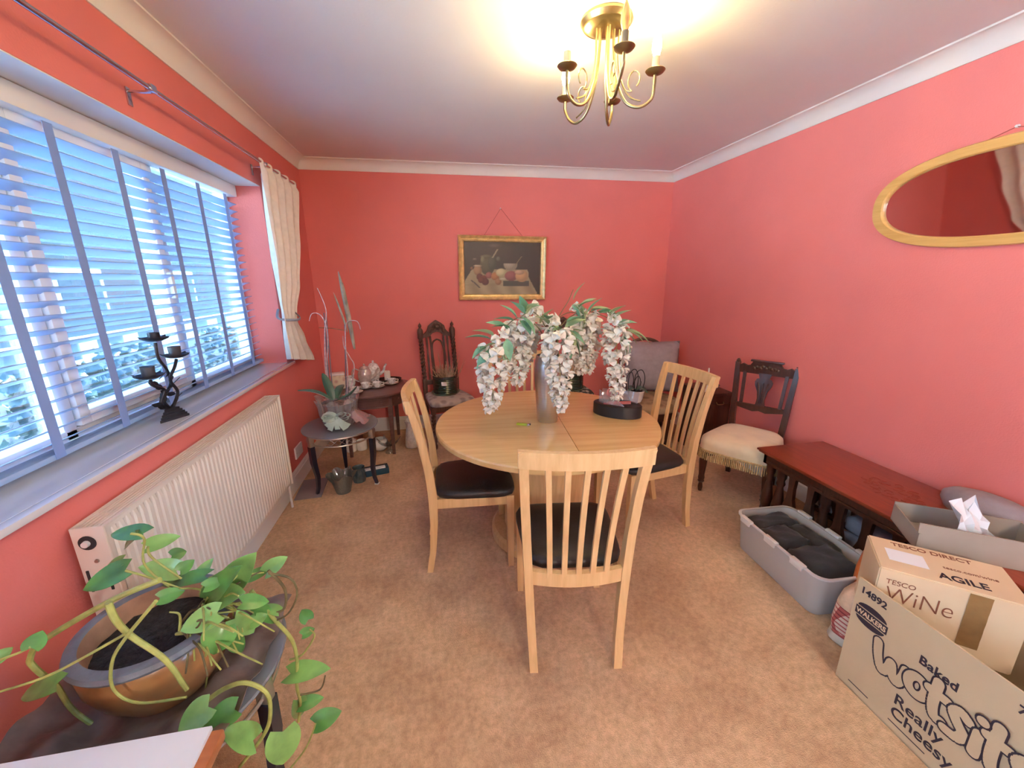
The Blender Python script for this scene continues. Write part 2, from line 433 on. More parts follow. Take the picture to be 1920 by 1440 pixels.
# skirting boards
def skirting(name, axis, pos, sgn, a, b):
    h, t = 0.132, 0.016
    prof = [(0, 0), (t, 0), (t, h-0.03), (t-0.004, h-0.024), (t-0.004, h-0.014), (t-0.010, h-0.004), (0.003, h), (0, h)]
    bm = NB()
    poly = [(pos + sgn*u, v) for u, v in prof]
    if axis == 'y': prism(bm, poly, 'y', a, b)
    else: prism(bm, poly, 'x', a, b)
    struct(name, bm, M_trim, smooth=0.4)
skirting('baseboard_left', 'y', XL, 1, YF, YB); skirting('baseboard_right', 'y', XR, -1, YF, YB); skirting('baseboard_back', 'x', YB, -1, XL, XR)

# ---------------------------------------------------------------- window
GX = XL-0.225
win = bpy.data.objects.new('window_1', None); link(win); win['kind'] = 'structure'
win['label'] = 'wide white framed window behind the slatted blind'; win['category'] = 'window'
mull = [WY0, 0.82, 1.55, 2.28, WY1]
bm = NB()
for z0, z1 in ((0.885, 0.95), (WZ1-0.06, WZ1)): b2(bm, (GX-0.03, WY0, z0), (GX+0.03, WY1, z1), 0.006)
for i, y in enumerate(mull):
    w = 0.05 if 0 < i < 4 else 0.06
    yy = min(max(y, WY0+w/2), WY1-w/2); b2(bm, (GX-0.03, yy-w/2, 0.9), (GX+0.03, yy+w/2, WZ1-0.02), 0.006)
obj('window_frame', bm, M_upvc, win)
for i in (0, 2):   # opening sashes
    y0, y1 = mull[i]+0.028, mull[i+1]-0.028
    bm = NB()
    b2(bm, (GX-0.02, y0, 0.952), (GX+0.045, y0+0.045, 1.957), 0.006); b2(bm, (GX-0.02, y1-0.045, 0.952), (GX+0.045, y1, 1.957), 0.006)
    b2(bm, (GX-0.02, y0+0.045, 0.952), (GX+0.045, y1-0.045, 1.0), 0.006); b2(bm, (GX-0.02, y0+0.045, 1.91), (GX+0.045, y1-0.045, 1.957), 0.006)
    s = obj('sash', bm, M_upvc, win)
    bm = NB(); bx(bm, (GX+0.055, y1-0.022, 1.42), (0.02, 0.022, 0.12), bev=0.005); obj('window_handle', bm, M_white, s)
for i in range(4):
    bm = NB(); b2(bm, (GX-0.004, mull[i]+0.03, 0.95), (GX+0.004, mull[i+1]-0.03, WZ1-0.06)); obj('pane', bm, M_pane, win, smooth=0)
w2 = bpy.data.objects.new('fill_window_2', None); link(w2); w2['kind'] = 'structure'  # window added behind the camera to let in extra daylight
w2['label'] = 'unseen tall window added behind the camera for daylight'; w2['category'] = 'window'
bm = NB()
for y in (W2Y0+0.03, (W2Y0+W2Y1)/2, W2Y1-0.03): b2(bm, (GX-0.03, y-0.03, 0.45), (GX+0.03, y+0.03, 2.1), 0.005)
for z in (0.48, 2.07): b2(bm, (GX-0.03, W2Y0+0.06, z-0.03), (GX+0.03, W2Y1-0.06, z+0.03), 0.005)
obj('window_frame', bm, M_upvc, w2)
for y0, y1 in ((W2Y0+0.06, (W2Y0+W2Y1)/2-0.03), ((W2Y0+W2Y1)/2+0.03, W2Y1-0.06)):
    bm = NB(); b2(bm, (GX-0.004, y0, 0.51), (GX+0.004, y1, 2.04)); obj('pane', bm, M_pane, w2, smooth=0)
w3 = bpy.data.objects.new('fill_window_3', None); link(w3); w3['kind'] = 'structure'  # window added out of view to throw cool daylight on the left wall
w3['label'] = 'unseen window added in the right wall behind the camera for daylight'; w3['category'] = 'window'
bm = NB()
for y in (W3Y0+0.03, (W3Y0+W3Y1)/2, W3Y1-0.03): b2(bm, (XR+0.04, y-0.03, 0.5), (XR+0.09, y+0.03, 2.1), 0.005)
for z in (0.53, 2.07): b2(bm, (XR+0.04, W3Y0+0.06, z-0.03), (XR+0.09, W3Y1-0.06, z+0.03), 0.005)
obj('window_frame', bm, M_upvc, w3)
for y0, y1 in ((W3Y0+0.06, (W3Y0+W3Y1)/2-0.03), ((W3Y0+W3Y1)/2+0.03, W3Y1-0.06)):
    bm = NB(); b2(bm, (XR+0.06, y0, 0.56), (XR+0.068, y1, 2.04)); obj('pane', bm, M_pane, w3, smooth=0)
bm = NB(); b2(bm, (XR+0.12, -8, -0.35), (16, 16, -0.3)); struct('lawn', bm, mat('lawn_grass', (0.10, 0.16, 0.06), 0.9, var=0.3, vscale=6), label='green lawn outside the right wall', cat='lawn')
# sill
bm = NB(); b2(bm, (XL-0.27, WY0, 0.858), (XL+0.001, WY1, 0.880)); b2(bm, (XL, WY0-0.06, 0.858), (XL+0.032, WY1+0.075, 0.880), 0.006)
sl = struct('window_sill', bm, mat('sill_gloss', (0.74, 0.74, 0.75), 0.05, spec=1.0, coat=0.6), smooth=0.4, label='glossy white sill below the window blind', cat='window sill')

# ---------------------------------------------------------------- venetian blind
BX = XL-0.165
blind = thing('venetian_blind', 'white slatted blind with wide tapes hanging across the window', 'blind', (BX, 1.56, 0.895))
def wb(name, bm, m, parent, **k): return obj(name, bm, m, parent, world=True, **k)
bm = NB(); b2(bm, (BX-0.028, 0.14, 1.945), (BX+0.030, 3.012, 2.014), 0.008); wb('headrail', bm, M_white, blind)
bm = NB(); b2(bm, (BX-0.024, 0.14, 0.898), (BX+0.026, 3.01, 0.918), 0.006); wb('bottom_rail', bm, M_slat_daylit, blind)
t = NB(); n = 6
rings = []
ang = math.radians(23)
for y in (-1.42, 1.435):
    up_ = []; dn = []
    for i in range(n+1):
        u = -0.026 + 0.052*i/n; cz = 0.0028*(1-(u/0.026)**2)
        X = u*math.cos(ang) - cz*math.sin(ang); Z = u*math.sin(ang) + cz*math.cos(ang)
        up_.append((X, y, Z+0.0012)); dn.append((X, y, Z-0.0012))
    rings.append(up_ + dn[::-1])
loft(t, rings); slat_me = mesh_from(t, 'slat', 0.5); slat_me.materials.append(M_slat_daylit)
NS = 23
for i in range(NS):
    inst('slat', slat_me, blind, (0, 0, 0.94 - 0.895 + 0.0432*i))
t = NB()
bx(t, (0.029, 0, 0.52), (0.0012, 0.036, 1.035))
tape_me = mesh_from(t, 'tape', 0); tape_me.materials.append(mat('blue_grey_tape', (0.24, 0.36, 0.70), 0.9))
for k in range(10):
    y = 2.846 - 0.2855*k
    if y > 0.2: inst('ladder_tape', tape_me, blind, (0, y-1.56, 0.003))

# ---------------------------------------------------------------- garden outside
M_bounce_pave = mat('bounce_paving', (0.74, 0.75, 0.76), 0.8, var=0.15, vscale=3)
bm = NB(); b2(bm, (-16, -8, -0.35), (XL-0.3, 0.25, -0.3)); struct('added_terrace', bm, M_bounce_pave, label='pale paving added outside behind the camera to bounce light', cat='added_terrace')  # paving added to bounce light in through the unseen window
bm = NB(); b2(bm, (-16, 0.25, -0.36), (XL-0.3, 16, -0.31)); struct('ground', bm, mat('grey_gravel', (0.07, 0.075, 0.08), 0.9, var=0.3, vscale=9), label='grey drive outside the window', cat='ground')
fence = thing('garden_wall', 'low grey wall with white posts outside beyond the blind', 'wall', (-4.6, 7.4, -0.31))
bm = NB(); bx(bm, (0, 0, 0.35), (0.2, 14, 0.7)); obj('wall_base', bm, mat('painted_render', (0.22, 0.23, 0.25), 0.8), fence)
for k in range(18):
    bm = NB(); bx(bm, (0, -6.6+k*0.78, 0.85), (0.12, 0.14, 0.32), bev=0.01); obj('post', bm, M_upvc, fence)
bm = NB(); bx(bm, (0, 0, 1.03), (0.10, 14, 0.06)); obj('top_rail', bm, M_upvc, fence)
t = NB()
for k in range(700):
    a = random.random()*2*PI; zz = random.random(); rr = (0.25+0.25*random.random())*(1-0.5*zz)
    p = Vector((rr*math.cos(a)*1.3, rr*math.sin(a)*1.5, zz*0.8))
    R = Euler((random.random()*6, random.random()*6, random.random()*6)).to_matrix()
    vs = [t.verts.new(p + R @ Vector(q)) for q in ((-0.03, 0, 0), (0, -0.02, 0.03), (0.035, 0, 0), (0, 0.02, -0.03))]
    t.faces.new(vs)
bush_me = mesh_from(t, 'foliage', 0); bush_me.materials.append(mat('shrub_leaves', (0.022, 0.05, 0.03), 0.6, var=0.4, vscale=5))
sp = [(-3.3, 0.6), (-3.5, 2.1), (-3.2, 3.4), (-3.6, 4.9), (-3.3, 6.4)]
wh = ['nearest the camera', 'second from the camera', 'in the middle of the row', 'second from the far end', 'at the far end']
for (x, y), wd in zip(sp, wh):
    b = thing('garden_shrub', 'leafy green shrub outside the window, %s' % wd, 'shrub', (x, y+0.6, -0.31), random.random()*3, group='shrubs outside the window')
    inst('foliage', bush_me, b, (0, 0, 0.12), sc=(1, 1, 1.15)); bm = NB(); lathe(bm, [(0.03, 0), (0.025, 0.4), (0.01, 0.8)], 8); obj('stem', bm, M_stemb, b)
hs = thing('neighbouring_house', 'grey house front across the drive seen through the blind', 'house', (-8.5, 11.5, -0.31))
bm = NB(); bx(bm, (0, 0, 2.6), (0.4, 22, 5.2)); obj('wall', bm, mat('grey_render', (0.11, 0.13, 0.16), 0.8), hs)
for k in range(5):
    bm = NB(); bx(bm, (0.21, -8+k*4, 1.5), (0.05, 1.4, 1.1), bev=0.01); w = obj('window', bm, M_upvc, hs); bm = NB(); bx(bm, (0.24, -8+k*4, 1.5), (0.02, 1.2, 0.9)); obj('pane', bm, mat('dark_pane', (0.06, 0.09, 0.14), 0.1), w)

# ---------------------------------------------------------------- curtain pole and curtain
RX, RZ = XL+0.08, 2.118
rod = thing('curtain_pole', 'thin steel curtain pole above the window', 'curtain pole', (RX, 1.9, RZ))
bm = NB(); tube(bm, [(RX, 0.0, RZ), (RX, 3.47, RZ)], 0.0085, 12, 1); wb('pole', bm, M_chrome, rod)
bm = NB(); lathe(bm, [(0.0, -0.0), (0.014, 0.004), (0.014, 0.03), (0.0, 0.034)], 12, Matrix.Translation((RX, 3.45, RZ)) @ Matrix.Rotation(-PI/2, 4, 'X')); wb('finial', bm, M_chrome, rod)
for y in (0.35, 1.90, 2.93):
    bm = NB(); tube(bm, [(XL+0.004, y, RZ-0.012), (XL+0.05, y, RZ-0.012), (RX, y, RZ-0.010)], 0.005, 8, 3)
    bx(bm, (XL+0.004, y, RZ-0.03), (0.006, 0.022, 0.06), bev=0.002); bx(bm, (RX, y, RZ), (0.026, 0.03, 0.026), bev=0.004); wb('bracket', bm, M_chrome, rod)
cur = thing('curtain', 'cream curtain tied back beside the window', 'curtain', (RX, 3.12, 0.80))
def lerp_tab(tab, v):
    for (v0, a0, b0), (v1, a1, b1) in zip(tab, tab[1:]):
        if v0 <= v <= v1:
            t_ = (v-v0)/(v1-v0); t_ = t_*t_*(3-2*t_); return a0+(a1-a0)*t_, b0+(b1-b0)*t_
    return tab[-1][1], tab[-1][2]
tab = [(0, 2.84, 3.46), (0.3, 2.835, 3.36), (0.55, 2.85, 3.26), (0.70, 2.86, 3.14), (0.74, 2.87, 3.12), (0.85, 2.85, 3.24), (1.0, 2.85, 3.38)]
grid = []
for i in range(41):
    v = i/40; l, r = lerp_tab(tab, v); row = []
    amp = 0.010 + 0.020*min(1, abs(v-0.72)/0.25)
    for j in range(73):
        u = j/72; ph = u*2*PI*4.2 + 0.9*math.sin(3*u+2*v)
        x = RX + amp*math.sin(ph) - 0.012*v
        if v < 0.03: x = RX + 0.013*math.sin(ph)
        ztop = 2.128 + 0.010*math.cos(ph*1.0); zbot = 0.935 - 0.13*u*0.85
        row.append((x, l + (r-l)*u + 0.006*math.cos(ph), ztop + (zbot-ztop)*v))
    grid.append(row)
bm = NB(); sheet(bm, grid, 0.003); wb('cloth', bm, M_curt, cur)
bm = NB(); tube(bm, [(XL+0.005, 3.0, 1.25), (RX-0.03, 2.855, 1.20), (RX+0.036, 2.95, 1.18), (RX+0.036, 3.06, 1.185), (RX-0.02, 3.14, 1.22), (XL+0.005, 3.16, 1.26)], 0.008, 8, 5, flat=0.5); wb('tie_back', bm, mat('blue_cord', (0.30, 0.34, 0.42), 0.8), cur)

# ---------------------------------------------------------------- radiator
RY0, RY1 = 1.195, 2.545
rad = thing('radiator', 'cream ribbed panel radiator under the window', 'radiator', ((XL-0.963)/2, (RY0+RY1)/2, 0.18))
bm = NB()
# ribbed front sheet: cross-section in (y,x) extruded in z
def rad_front():
    pts = []; n = 44; w = (RY1-RY0-0.05)/n; y = RY0+0.025
    for i in range(n):
        for u, d in ((0.12, 0), (0.3, 0.0045), (0.7, 0.0045), (0.88, 0)): pts.append((y+(i+u)*w, d))
    return pts
pr = rad_front()
rows = [(0.205, 0), (0.225, 1), (0.728, 1), (0.748, 0)]
grid = [[(-0.971 + (d*k), y, z) for (y, d) in pr] for z, k in rows]
sheet(bm, grid)
wb('front_ribs', bm, M_rad, rad, smooth=0.4)
bm = NB(); b2(bm, (-1.0, RY0+0.004, 0.185), (-0.9735, RY1-0.004, 0.766), 0.006); b2(bm, (-1.045, RY0+0.004, 0.19), (-1.025, RY1-0.004, 0.762), 0.004)
wb('panel', bm, M_rad, rad)
for y0, y1 in ((RY0-0.004, RY0+0.004), (RY1-0.004, RY1+0.004)):
    bm = NB(); b2(bm, (-1.047, y0, 0.182), (-0.964, y1, 0.772), 0.003); e = wb('end_panel', bm, M_rad, rad)
    if y0 < 2:
        Mx = Matrix.Translation((-1.01, y0-0.001, 0.725)) @ Matrix.Rotation(PI/2, 4, 'X')
        bm = NB(); lathe(bm, [(0.0, 0), (0.022, 0), (0.022, 0.002), (0.016, 0.003), (0.0, 0.0032)], 20, Mx); wb('vent_hole_shade', bm, M_dark, e)  # dark raised disc paints the shade inside the vent opening
        bm = NB(); lathe(bm, [(0.0, 0.002), (0.010, 0.002), (0.009, 0.012), (0.0, 0.012)], 12, Mx); wb('plug', bm, M_white, e)
        bm = NB(); lathe(bm, [(0.0, 0), (0.006, 0), (0.005, 0.004), (0.0, 0.004)], 10, Matrix.Translation((-1.0, y0-0.001, 0.665)) @ Matrix.Rotation(PI/2, 4, 'X')); wb('screw', bm, mat('screw_brass', (0.4, 0.34, 0.28), 0.4, 0.8), e)
        for xx in (-1.032, -0.982):
            bm = NB(); bx(bm, (xx, y0-0.0015, 0.60), (0.006, 0.003, 0.07)); wb('slot_shade', bm, M_dark, e)  # dark strips paint the shade inside the end panel openings
# top grille: individual bars
bm = NB(); b2(bm, (-1.047, RY0, 0.7655), (-1.038, RY1, 0.771)); b2(bm, (-0.973, RY0, 0.7655), (-0.964, RY1, 0.771)); wb('grille_frame', bm, M_rad, rad)
for k in range(5):
    bm = NB(); x = -1.029 + k*0.0118; b2(bm, (x-0.003, RY0, 0.762), (x+0.003, RY1, 0.769)); wb('grille_bar', bm, M_rad, rad, smooth=0)
for k in range(9):
    y = RY0 + 0.08 + k*(RY1-RY0-0.16)/8; bm = NB(); b2(bm, (-1.04, y-0.008, 0.7605), (-0.97, y+0.008, 0.7668)); wb('grille_bridge', bm, M_rad, rad, smooth=0)
for y in (RY0+0.05, RY1+0.03):
    bm = NB(); tube(bm, [(-1.005, y, 0.0), (-1.005, y, 0.2)], 0.0075, 10, 1); wb('pipe', bm, M_white, rad)
bm = NB(); tube(bm, [(-1.005, RY1, 0.235), (-1.005, RY1+0.03, 0.235)], 0.010, 10, 1); lathe(bm, [(0.012, 0.20), (0.018, 0.215), (0.018, 0.265), (0.014, 0.275)], 14, cx=-1.005, cy=RY1+0.03); wb('valve', bm, M_white, rad)

# wall socket plate
so = thing('wall_socket', 'small white blank socket plate low on the window wall', 'socket', (XL+0.005, 2.975, 0.232))
bm = NB(); bx(bm, (0, 0, 0), (0.012, 0.145, 0.085), bev=0.004); obj('plate', bm, M_white, so)
for yy in (-0.058, 0.058):
    bm = NB(); lathe(bm, [(0.0, 0), (0.004, 0), (0.003, 0.0025), (0, 0.003)], 10, Matrix.Translation((0.006, yy, 0)) @ Matrix.Rotation(PI/2, 4, 'Y')); obj('screw', bm, M_chrome, so)

# ================================================================ CHANDELIER
LX, LY = 0.70, 1.757
ch = thing('chandelier', 'five arm antique brass ceiling light with candle bulbs', 'ceiling light', (LX, LY, 2.4))
bm = NB(); lathe(bm, [(0.0, 2.398), (0.098, 2.398), (0.100, 2.388), (0.094, 2.378), (0.088, 2.372), (0.080, 2.372), (0.072, 2.366), (0.05, 2.360), (0.0, 2.358)], 40, cx=LX, cy=LY); wb('ceiling_rose', bm, M_brass, ch)
arms = [(-156, 1, 0.195), (118, 1, 0.213), (58, 0, 0.22), (-96, 0, 0.232), (-31, 1, 0.192)]
for ad, lit, rho in arms:
    a = math.radians(ad); u = Vector((math.cos(a), math.sin(a), 0)); o = Vector((LX, LY, 0))
    def P(r, z): return o + u*r + Vector((0, 0, z))
    bm = NB(); tube(bm, [P(0.03, 2.366), P(0.032, 2.30), P(0.045, 2.20), P(0.085, 2.11), P(0.14, 2.083), P(0.185, 2.105), P(rho, 2.15), P(rho, 2.188)], 0.0058, 10, 6)
    arm = wb('arm', bm, M_brass, ch)
    # scroll rising inside the arm
    pts = [P(0.05, 2.355), P(0.05, 2.27), P(0.066, 2.185), P(0.10, 2.125), P(0.145, 2.103), P(0.168, 2.120)]
    bm = NB(); tube(bm, pts[:5], 0.0032, 8, 5); wb('thin_rod', bm, M_brass, arm)
    cen = P(0.118, 2.178); sc_ = []
    for i in range(20):
        th = -PI*0.5 - i/19*2*PI*0.92; rr = 0.034 - 0.0007*i
        sc_.append(cen + u*(rr*math.cos(th)*0.8) + Vector((0, 0, rr*math.sin(th)*1.15)))
    bm = NB(); tube(bm, [P(0.075, 2.16), P(0.09, 2.146)] + sc_[1:], 0.0026, 8, 2); wb('scroll', bm, M_brass, arm)
    bm = NB(); c = P(rho, 0)
    lathe(bm, [(0.0, 2.183), (0.012, 2.184), (0.030, 2.190), (0.037, 2.198), (0.036, 2.1995), (0.028, 2.194), (0.012, 2.191), (0.0, 2.191)], 24, cx=c.x, cy=c.y); cup = wb('drip_cup', bm, M_brass, ch)
    bm = NB(); lathe(bm, [(0.0135, 2.190), (0.0135, 2.243), (0.0, 2.243)], 16, cx=c.x, cy=c.y); wb('candle_sleeve', bm, mat('unlit_sleeve', (0.18, 0.14, 0.09), 0.5) if not lit else mat('lit_sleeve', (0.6, 0.5, 0.33), 0.5), cup)  # sleeve colour painted bright under lit bulbs, dark under unlit ones
    bm = NB(); lathe(bm, [(0.009, 2.241), (0.014, 2.256), (0.0175, 2.272), (0.0165, 2.290), (0.011, 2.312), (0.004, 2.330), (0.0, 2.334)], 18, cx=c.x, cy=c.y); wb('bulb', bm, M_lit if lit else M_bulbglass, ch)

# ================================================================ DINING TABLE
TX, TY, TZ, TR = 0.553, 2.020, 0.69, 0.597
tab_ = thing('dining_table', 'round pale oak pedestal dining table in the middle of the room', 'dining table', (TX, TY, 0), math.radians(-5.5))
# two half leaves with a fine seam
def half(sign):
    bm = NB(); off = 0.075; n = 48; e = 0.006
    def ring(r, z):
        th0 = math.acos((off+0.0012*sign)/r); pts = []
        for i in range(n+1):
            th = (th0 - 2*th0*i/n) if sign > 0 else (th0 + (2*PI-2*th0)*i/n)
            pts.append((r*math.cos(th), r*math.sin(th), z))
        return pts
    loft(bm, [ring(TR-0.012, 0.655), ring(TR-0.002, 0.660), ring(TR, 0.668), ring(TR, 0.682), ring(TR-0.004, 0.689), ring(TR-0.010, TZ)])
    return bm
obj('table_leaf', half(1), M_oaky, tab_, smooth=0.5); obj('table_leaf', half(-1), M_oakx, tab_, smooth=0.5)
bm = NB(); lathe(bm, [(0.47, 0.654), (0.47, 0.638), (0.44, 0.610), (0.37, 0.572), (0.30, 0.545), (0.262, 0.520), (0.25, 0.48)], 56); obj('apron', bm, M_oak, tab_, smooth=0.5)
bm = NB(); lathe(bm, [(0.25, 0.485), (0.235, 0.30), (0.235, 0.07)], 56); obj('pedestal', bm, M_oak, tab_, smooth=0.5)
bm = NB(); lathe(bm, [(0.30, 0.0), (0.31, 0.01), (0.31, 0.05), (0.295, 0.068), (0.24, 0.075)], 56); obj('base', bm, M_oak, tab_, smooth=0.5)

# ================================================================ DINING CHAIRS
def make_chair():
    t = thing('dining_chair', '', 'dining chair')
    prof = [(0, -0.222), (0.12, -0.200), (0.28, -0.186), (0.42, -0.184), (0.56, -0.192), (0.72, -0.217), (0.84, -0.245), (0.918, -0.270)]
    def px(z): return 0.160 + 0.042*min(1, z/0.918)
    for s in (-1, 1):
        bm = NB(); rings = []
        for z, y in prof:
            w = 0.031; d = 0.030 + 0.012*math.exp(-((z-0.42)/0.18)**2); x = s*px(z)
            rings.append([(x-w/2, y-d/2, z), (x+w/2, y-d/2, z), (x+w/2, y+d/2, z), (x-w/2, y+d/2, z)])
        loft(bm, rings); obj('back_leg', bm, M_oak, t, smooth=0.5)
    for s in (-1, 1):
        bm = NB(); x = s*0.182
        loft(bm, [[(x-w/2, 0.190-w/2, z), (x+w/2, 0.190-w/2, z), (x+w/2, 0.190+w/2, z), (x-w/2, 0.190+w/2, z)] for z, w in ((0, 0.028), (0.25, 0.034), (0.408, 0.036))])
        obj('front_leg', bm, M_oak, t, smooth=0.3)
    # curved top rail
    bm = NB(); rings = []
    for i in range(17):
        u = -1 + 2*i/16; x = u*0.218; bow = -0.030*(1-u*u)
        y = -0.262 + bow; rings.append([(x, y-0.012, 0.862), (x, y+0.010, 0.862), (x, y+0.004, 0.922), (x, y-0.018, 0.922)])
    loft(bm, rings); obj('top_rail', bm, M_oak, t, smooth=0.5)
    # lower back rail
    bm = NB(); rings = []
    for i in range(13):
        u = -1 + 2*i/12; x = u*0.165; y = -0.186 - 0.022*(1-u*u)
        rings.append([(x, y-0.012, 0.362), (x, y+0.010, 0.362), (x, y+0.010, 0.418), (x, y-0.012, 0.418)])
    loft(bm, rings); obj('back_rail', bm, M_oak, t, smooth=0.5)
    for i in range(5):
        u = -1 + 2*(i+1)/6.0
        bm = NB(); rings = []
        for k in range(9):
            z = 0.37 + (0.872-0.37)*k/8
            yb = -0.190 - 0.022*(1-u*u) - 0.0*z
            yt = -0.262 - 0.030*(1-u*u)
            f = (z-0.37)/0.5; f = f**1.5
            y = yb + (yt-yb)*f; x = u*(0.165 + 0.035*f)*0.93
            w, d = 0.019, 0.013
            rings.append([(x-w/2, y-d/2, z), (x+w/2, y-d/2, z), (x+w/2, y+d/2, z), (x-w/2, y+d/2, z)])
        loft(bm, rings); obj('slat', bm, M_oak, t, smooth=0.5)
    bm = NB(); bx(bm, (0, 0.192, 0.383), (0.335, 0.020, 0.05)); obj('front_rail', bm, M_oak, t)
    for s in (-1, 1):
        bm = NB(); bar(bm, (s*0.166, -0.175, 0.383), (s*0.184, 0.178, 0.383), 0.020, 0.05, up=(0, 0, 1)); obj('side_rail', bm, M_oak, t)
    # padded seat
    bm = NB(); rings = []
    for z, k in ((0.404, 0.97), (0.412, 1.0), (0.428, 1.0), (0.440, 0.965), (0.447, 0.86), (0.451, 0.6)):
        r = []
        outline = []
        hw0, hw1, y0, y1 = 0.178*1.0, 0.213, -0.175, 0.222
        for i in range(40):
            a = 2*PI*i/40; c_, s_ = math.cos(a), math.sin(a)
            n_ = 6.0; rr = (abs(c_)**n_ + abs(s_)**n_)**(-1/n_)
            X, Y = rr*c_, rr*s_
            y = (y0+y1)/2 + Y*(y1-y0)/2*k; hw = hw0 + (hw1-hw0)*(Y+1)/2
            if abs(y) > 0: pass
            r.append((X*hw*k, y, z))
        rings.append(r)
    loft(bm, rings); obj('seat_pad', bm, M_leather, t, smooth=0.9)
    for ch_ in t.children:
        if ch_.name.startswith('seat_pad'): ch_['label'] = 'dark leather seat pad'
    return t
def yaw(fx, fy): return math.atan2(fy, fx) - PI/2
c0 = make_chair(); G = 'oak dining chairs around the table'
def rc(rx, ry, fx, fy):   # rear-foot centre -> chair origin
    l = math.hypot(fx, fy); return (rx + fx/l*0.222, ry + fy/l*0.222, 0)
c0.location = rc(0.444, 1.153, 0.133, 0.991); c0.rotation_euler = (0, 0, yaw(0.133, 0.991)); c0['label'] = 'oak slat back dining chair nearest the camera, back turned to it'; c0['group'] = G
dup(c0, rc(-0.105, 1.955, 0.999, -0.02), yaw(0.999, -0.02), 'oak slat back dining chair on the window side of the table', G)
dup(c0, rc(1.376, 2.060, -0.993, -0.115), yaw(-0.993, -0.115), 'oak slat back dining chair beside the fringed cream chair', G)
dup(c0, rc(0.545, 2.79, 0.02, -1), yaw(0.02, -1), 'oak slat back dining chair on the far side, behind the flower vase', G)

# ================================================================ VASE AND WISTERIA
VX, VY = 0.555, 2.000
va = thing('flower_vase', 'tall brushed steel vase standing on the dining table', 'vase', (VX, VY, TZ))
bm = NB(); lathe(bm, [(0.0, 0.0), (0.050, 0.0), (0.053, 0.004), (0.062, 0.10), (0.071, 0.21), (0.073, 0.26), (0.070, 0.32), (0.062, 0.36), (0.058, 0.36), (0.066, 0.31), (0.068, 0.25), (0.055, 0.08), (0.0, 0.06)], 48); obj('body', bm, M_steel, va)

wi = thing('wisteria_spray', 'white silk wisteria with green leaves drooping from the steel vase', 'flowers', (VX, VY, TZ+0.10))
# floret: two rounded cupped petals + keel
t = NB()
def petal(t, L, Wd, tilt, rz, cup):
    R = Matrix.Rotation(rz, 3, 'Z') @ Matrix.Rotation(tilt, 3, 'Y')
    g = []
    for i in range(5):
        u = i/4; w = Wd*math.sin(PI*min(0.98, 0.12+0.80*u))
        g.append([R @ Vector((L*u, w*s, cup*s*s - 0.35*L*u*u)) for s in (-1, -0.4, 0.4, 1)])
    V = [[t.verts.new(p) for p in row] for row in g]
    for i in range(4):
        for j in range(3): t.faces.new((V[i][j], V[i+1][j], V[i+1][j+1], V[i][j+1]))
petal(t, 0.030, 0.022, -0.6, 0, 0.009); petal(t, 0.028, 0.019, 0.3, 0.9, 0.008); petal(t, 0.028, 0.019, 0.3, -0.9, 0.008); petal(t, 0.022, 0.014, 0.9, 0, -0.010); petal(t, 0.020, 0.014, 0.1, 2.6, 0.006)
floret_me = mesh_from(t, 'floret', 1.2); floret_me.materials.append(M_petal)
def silk_leaf(L, Wd):
    t = NB(); g = []
    for i in range(7):
        u = i/6; w = Wd*math.sin(PI*(0.04+0.94*u)**0.8)
        g.append([Vector((L*u, w*s, 0.35*w*abs(s) - 0.25*L*u*u)) for s in (-1, -0.5, 0, 0.5, 1)])
    sheet(t, g, 0.0006); me = mesh_from(t, 'leaf', 0.9); return me
wl = silk_leaf(0.105, 0.027); wl.materials.append(M_wleaf)
wl2 = silk_leaf(0.10, 0.024); wl2.materials.append(mat('pale_silk_leaf', (0.36, 0.46, 0.24), 0.55, var=0.25, vscale=12))
nflor = 0
def raceme(top, bot, rad, n):
    """hanging cluster of florets between two world points"""
    global nflor
    top = Vector(top); bot = Vector(bot); wpos = Vector((VX, VY, TZ+0.10))
    bm = NB(); tube(bm, [top, (top+bot)/2 + Vector((0.006, 0, 0)), bot], 0.0016, 6, 4)
    ra = wb('raceme', bm, M_stem, wi)
    for i in range(n):
        u = (i+0.5)/n; p = top.lerp(bot, u); a = i*2.399 + random.uniform(-0.3, 0.3)
        rr = rad*(0.55+0.6*math.sin(PI*min(1, (u*0.85+0.12))))*(1.0-0.60*u**1.5)
        q = p + Vector((rr*math.cos(a)*0.72, rr*math.sin(a)*0.72, random.uniform(-0.008, 0.008))) - wpos
        s = (1.35 - 0.5*u)*random.uniform(0.9, 1.1)
        inst('floret', floret_me, ra, q, (random.uniform(-0.4, 0.4), random.uniform(-0.2, 0.6), a), s); nflor += 1
    return ra
# (tops and tips in world space)
R_ = [((0.26, 1.90, 1.135), (0.235, 1.90, 0.800), 0.082, 44), ((0.40, 1.97, 1.24), (0.385, 1.97, 0.905), 0.066, 40), ((0.555, 1.86, 1.20), (0.585, 1.86, 0.800), 0.078, 50),
      ((0.49, 2.12, 1.25), (0.455, 2.12, 0.960), 0.060, 32), ((0.745, 2.02, 1.235), (0.735, 2.02, 0.945), 0.062, 38), ((0.815, 2.10, 1.20), (0.815, 2.10, 0.925), 0.060, 30), ((0.90, 1.96, 1.205), (0.93, 1.96, 0.800), 0.070, 44)]
for a in R_: raceme(*a)
mouth = Vector((VX, VY, TZ+0.34))
def branch(pts, r=0.0035):
    bm = NB(); tube(bm, [Vector((VX, VY, TZ+0.12)), mouth] + [Vector(p) for p in pts], (r, r*0.5), 7, 5); return wb('branch', bm, mat('bark_green', (0.22, 0.17, 0.08), 0.7), wi)
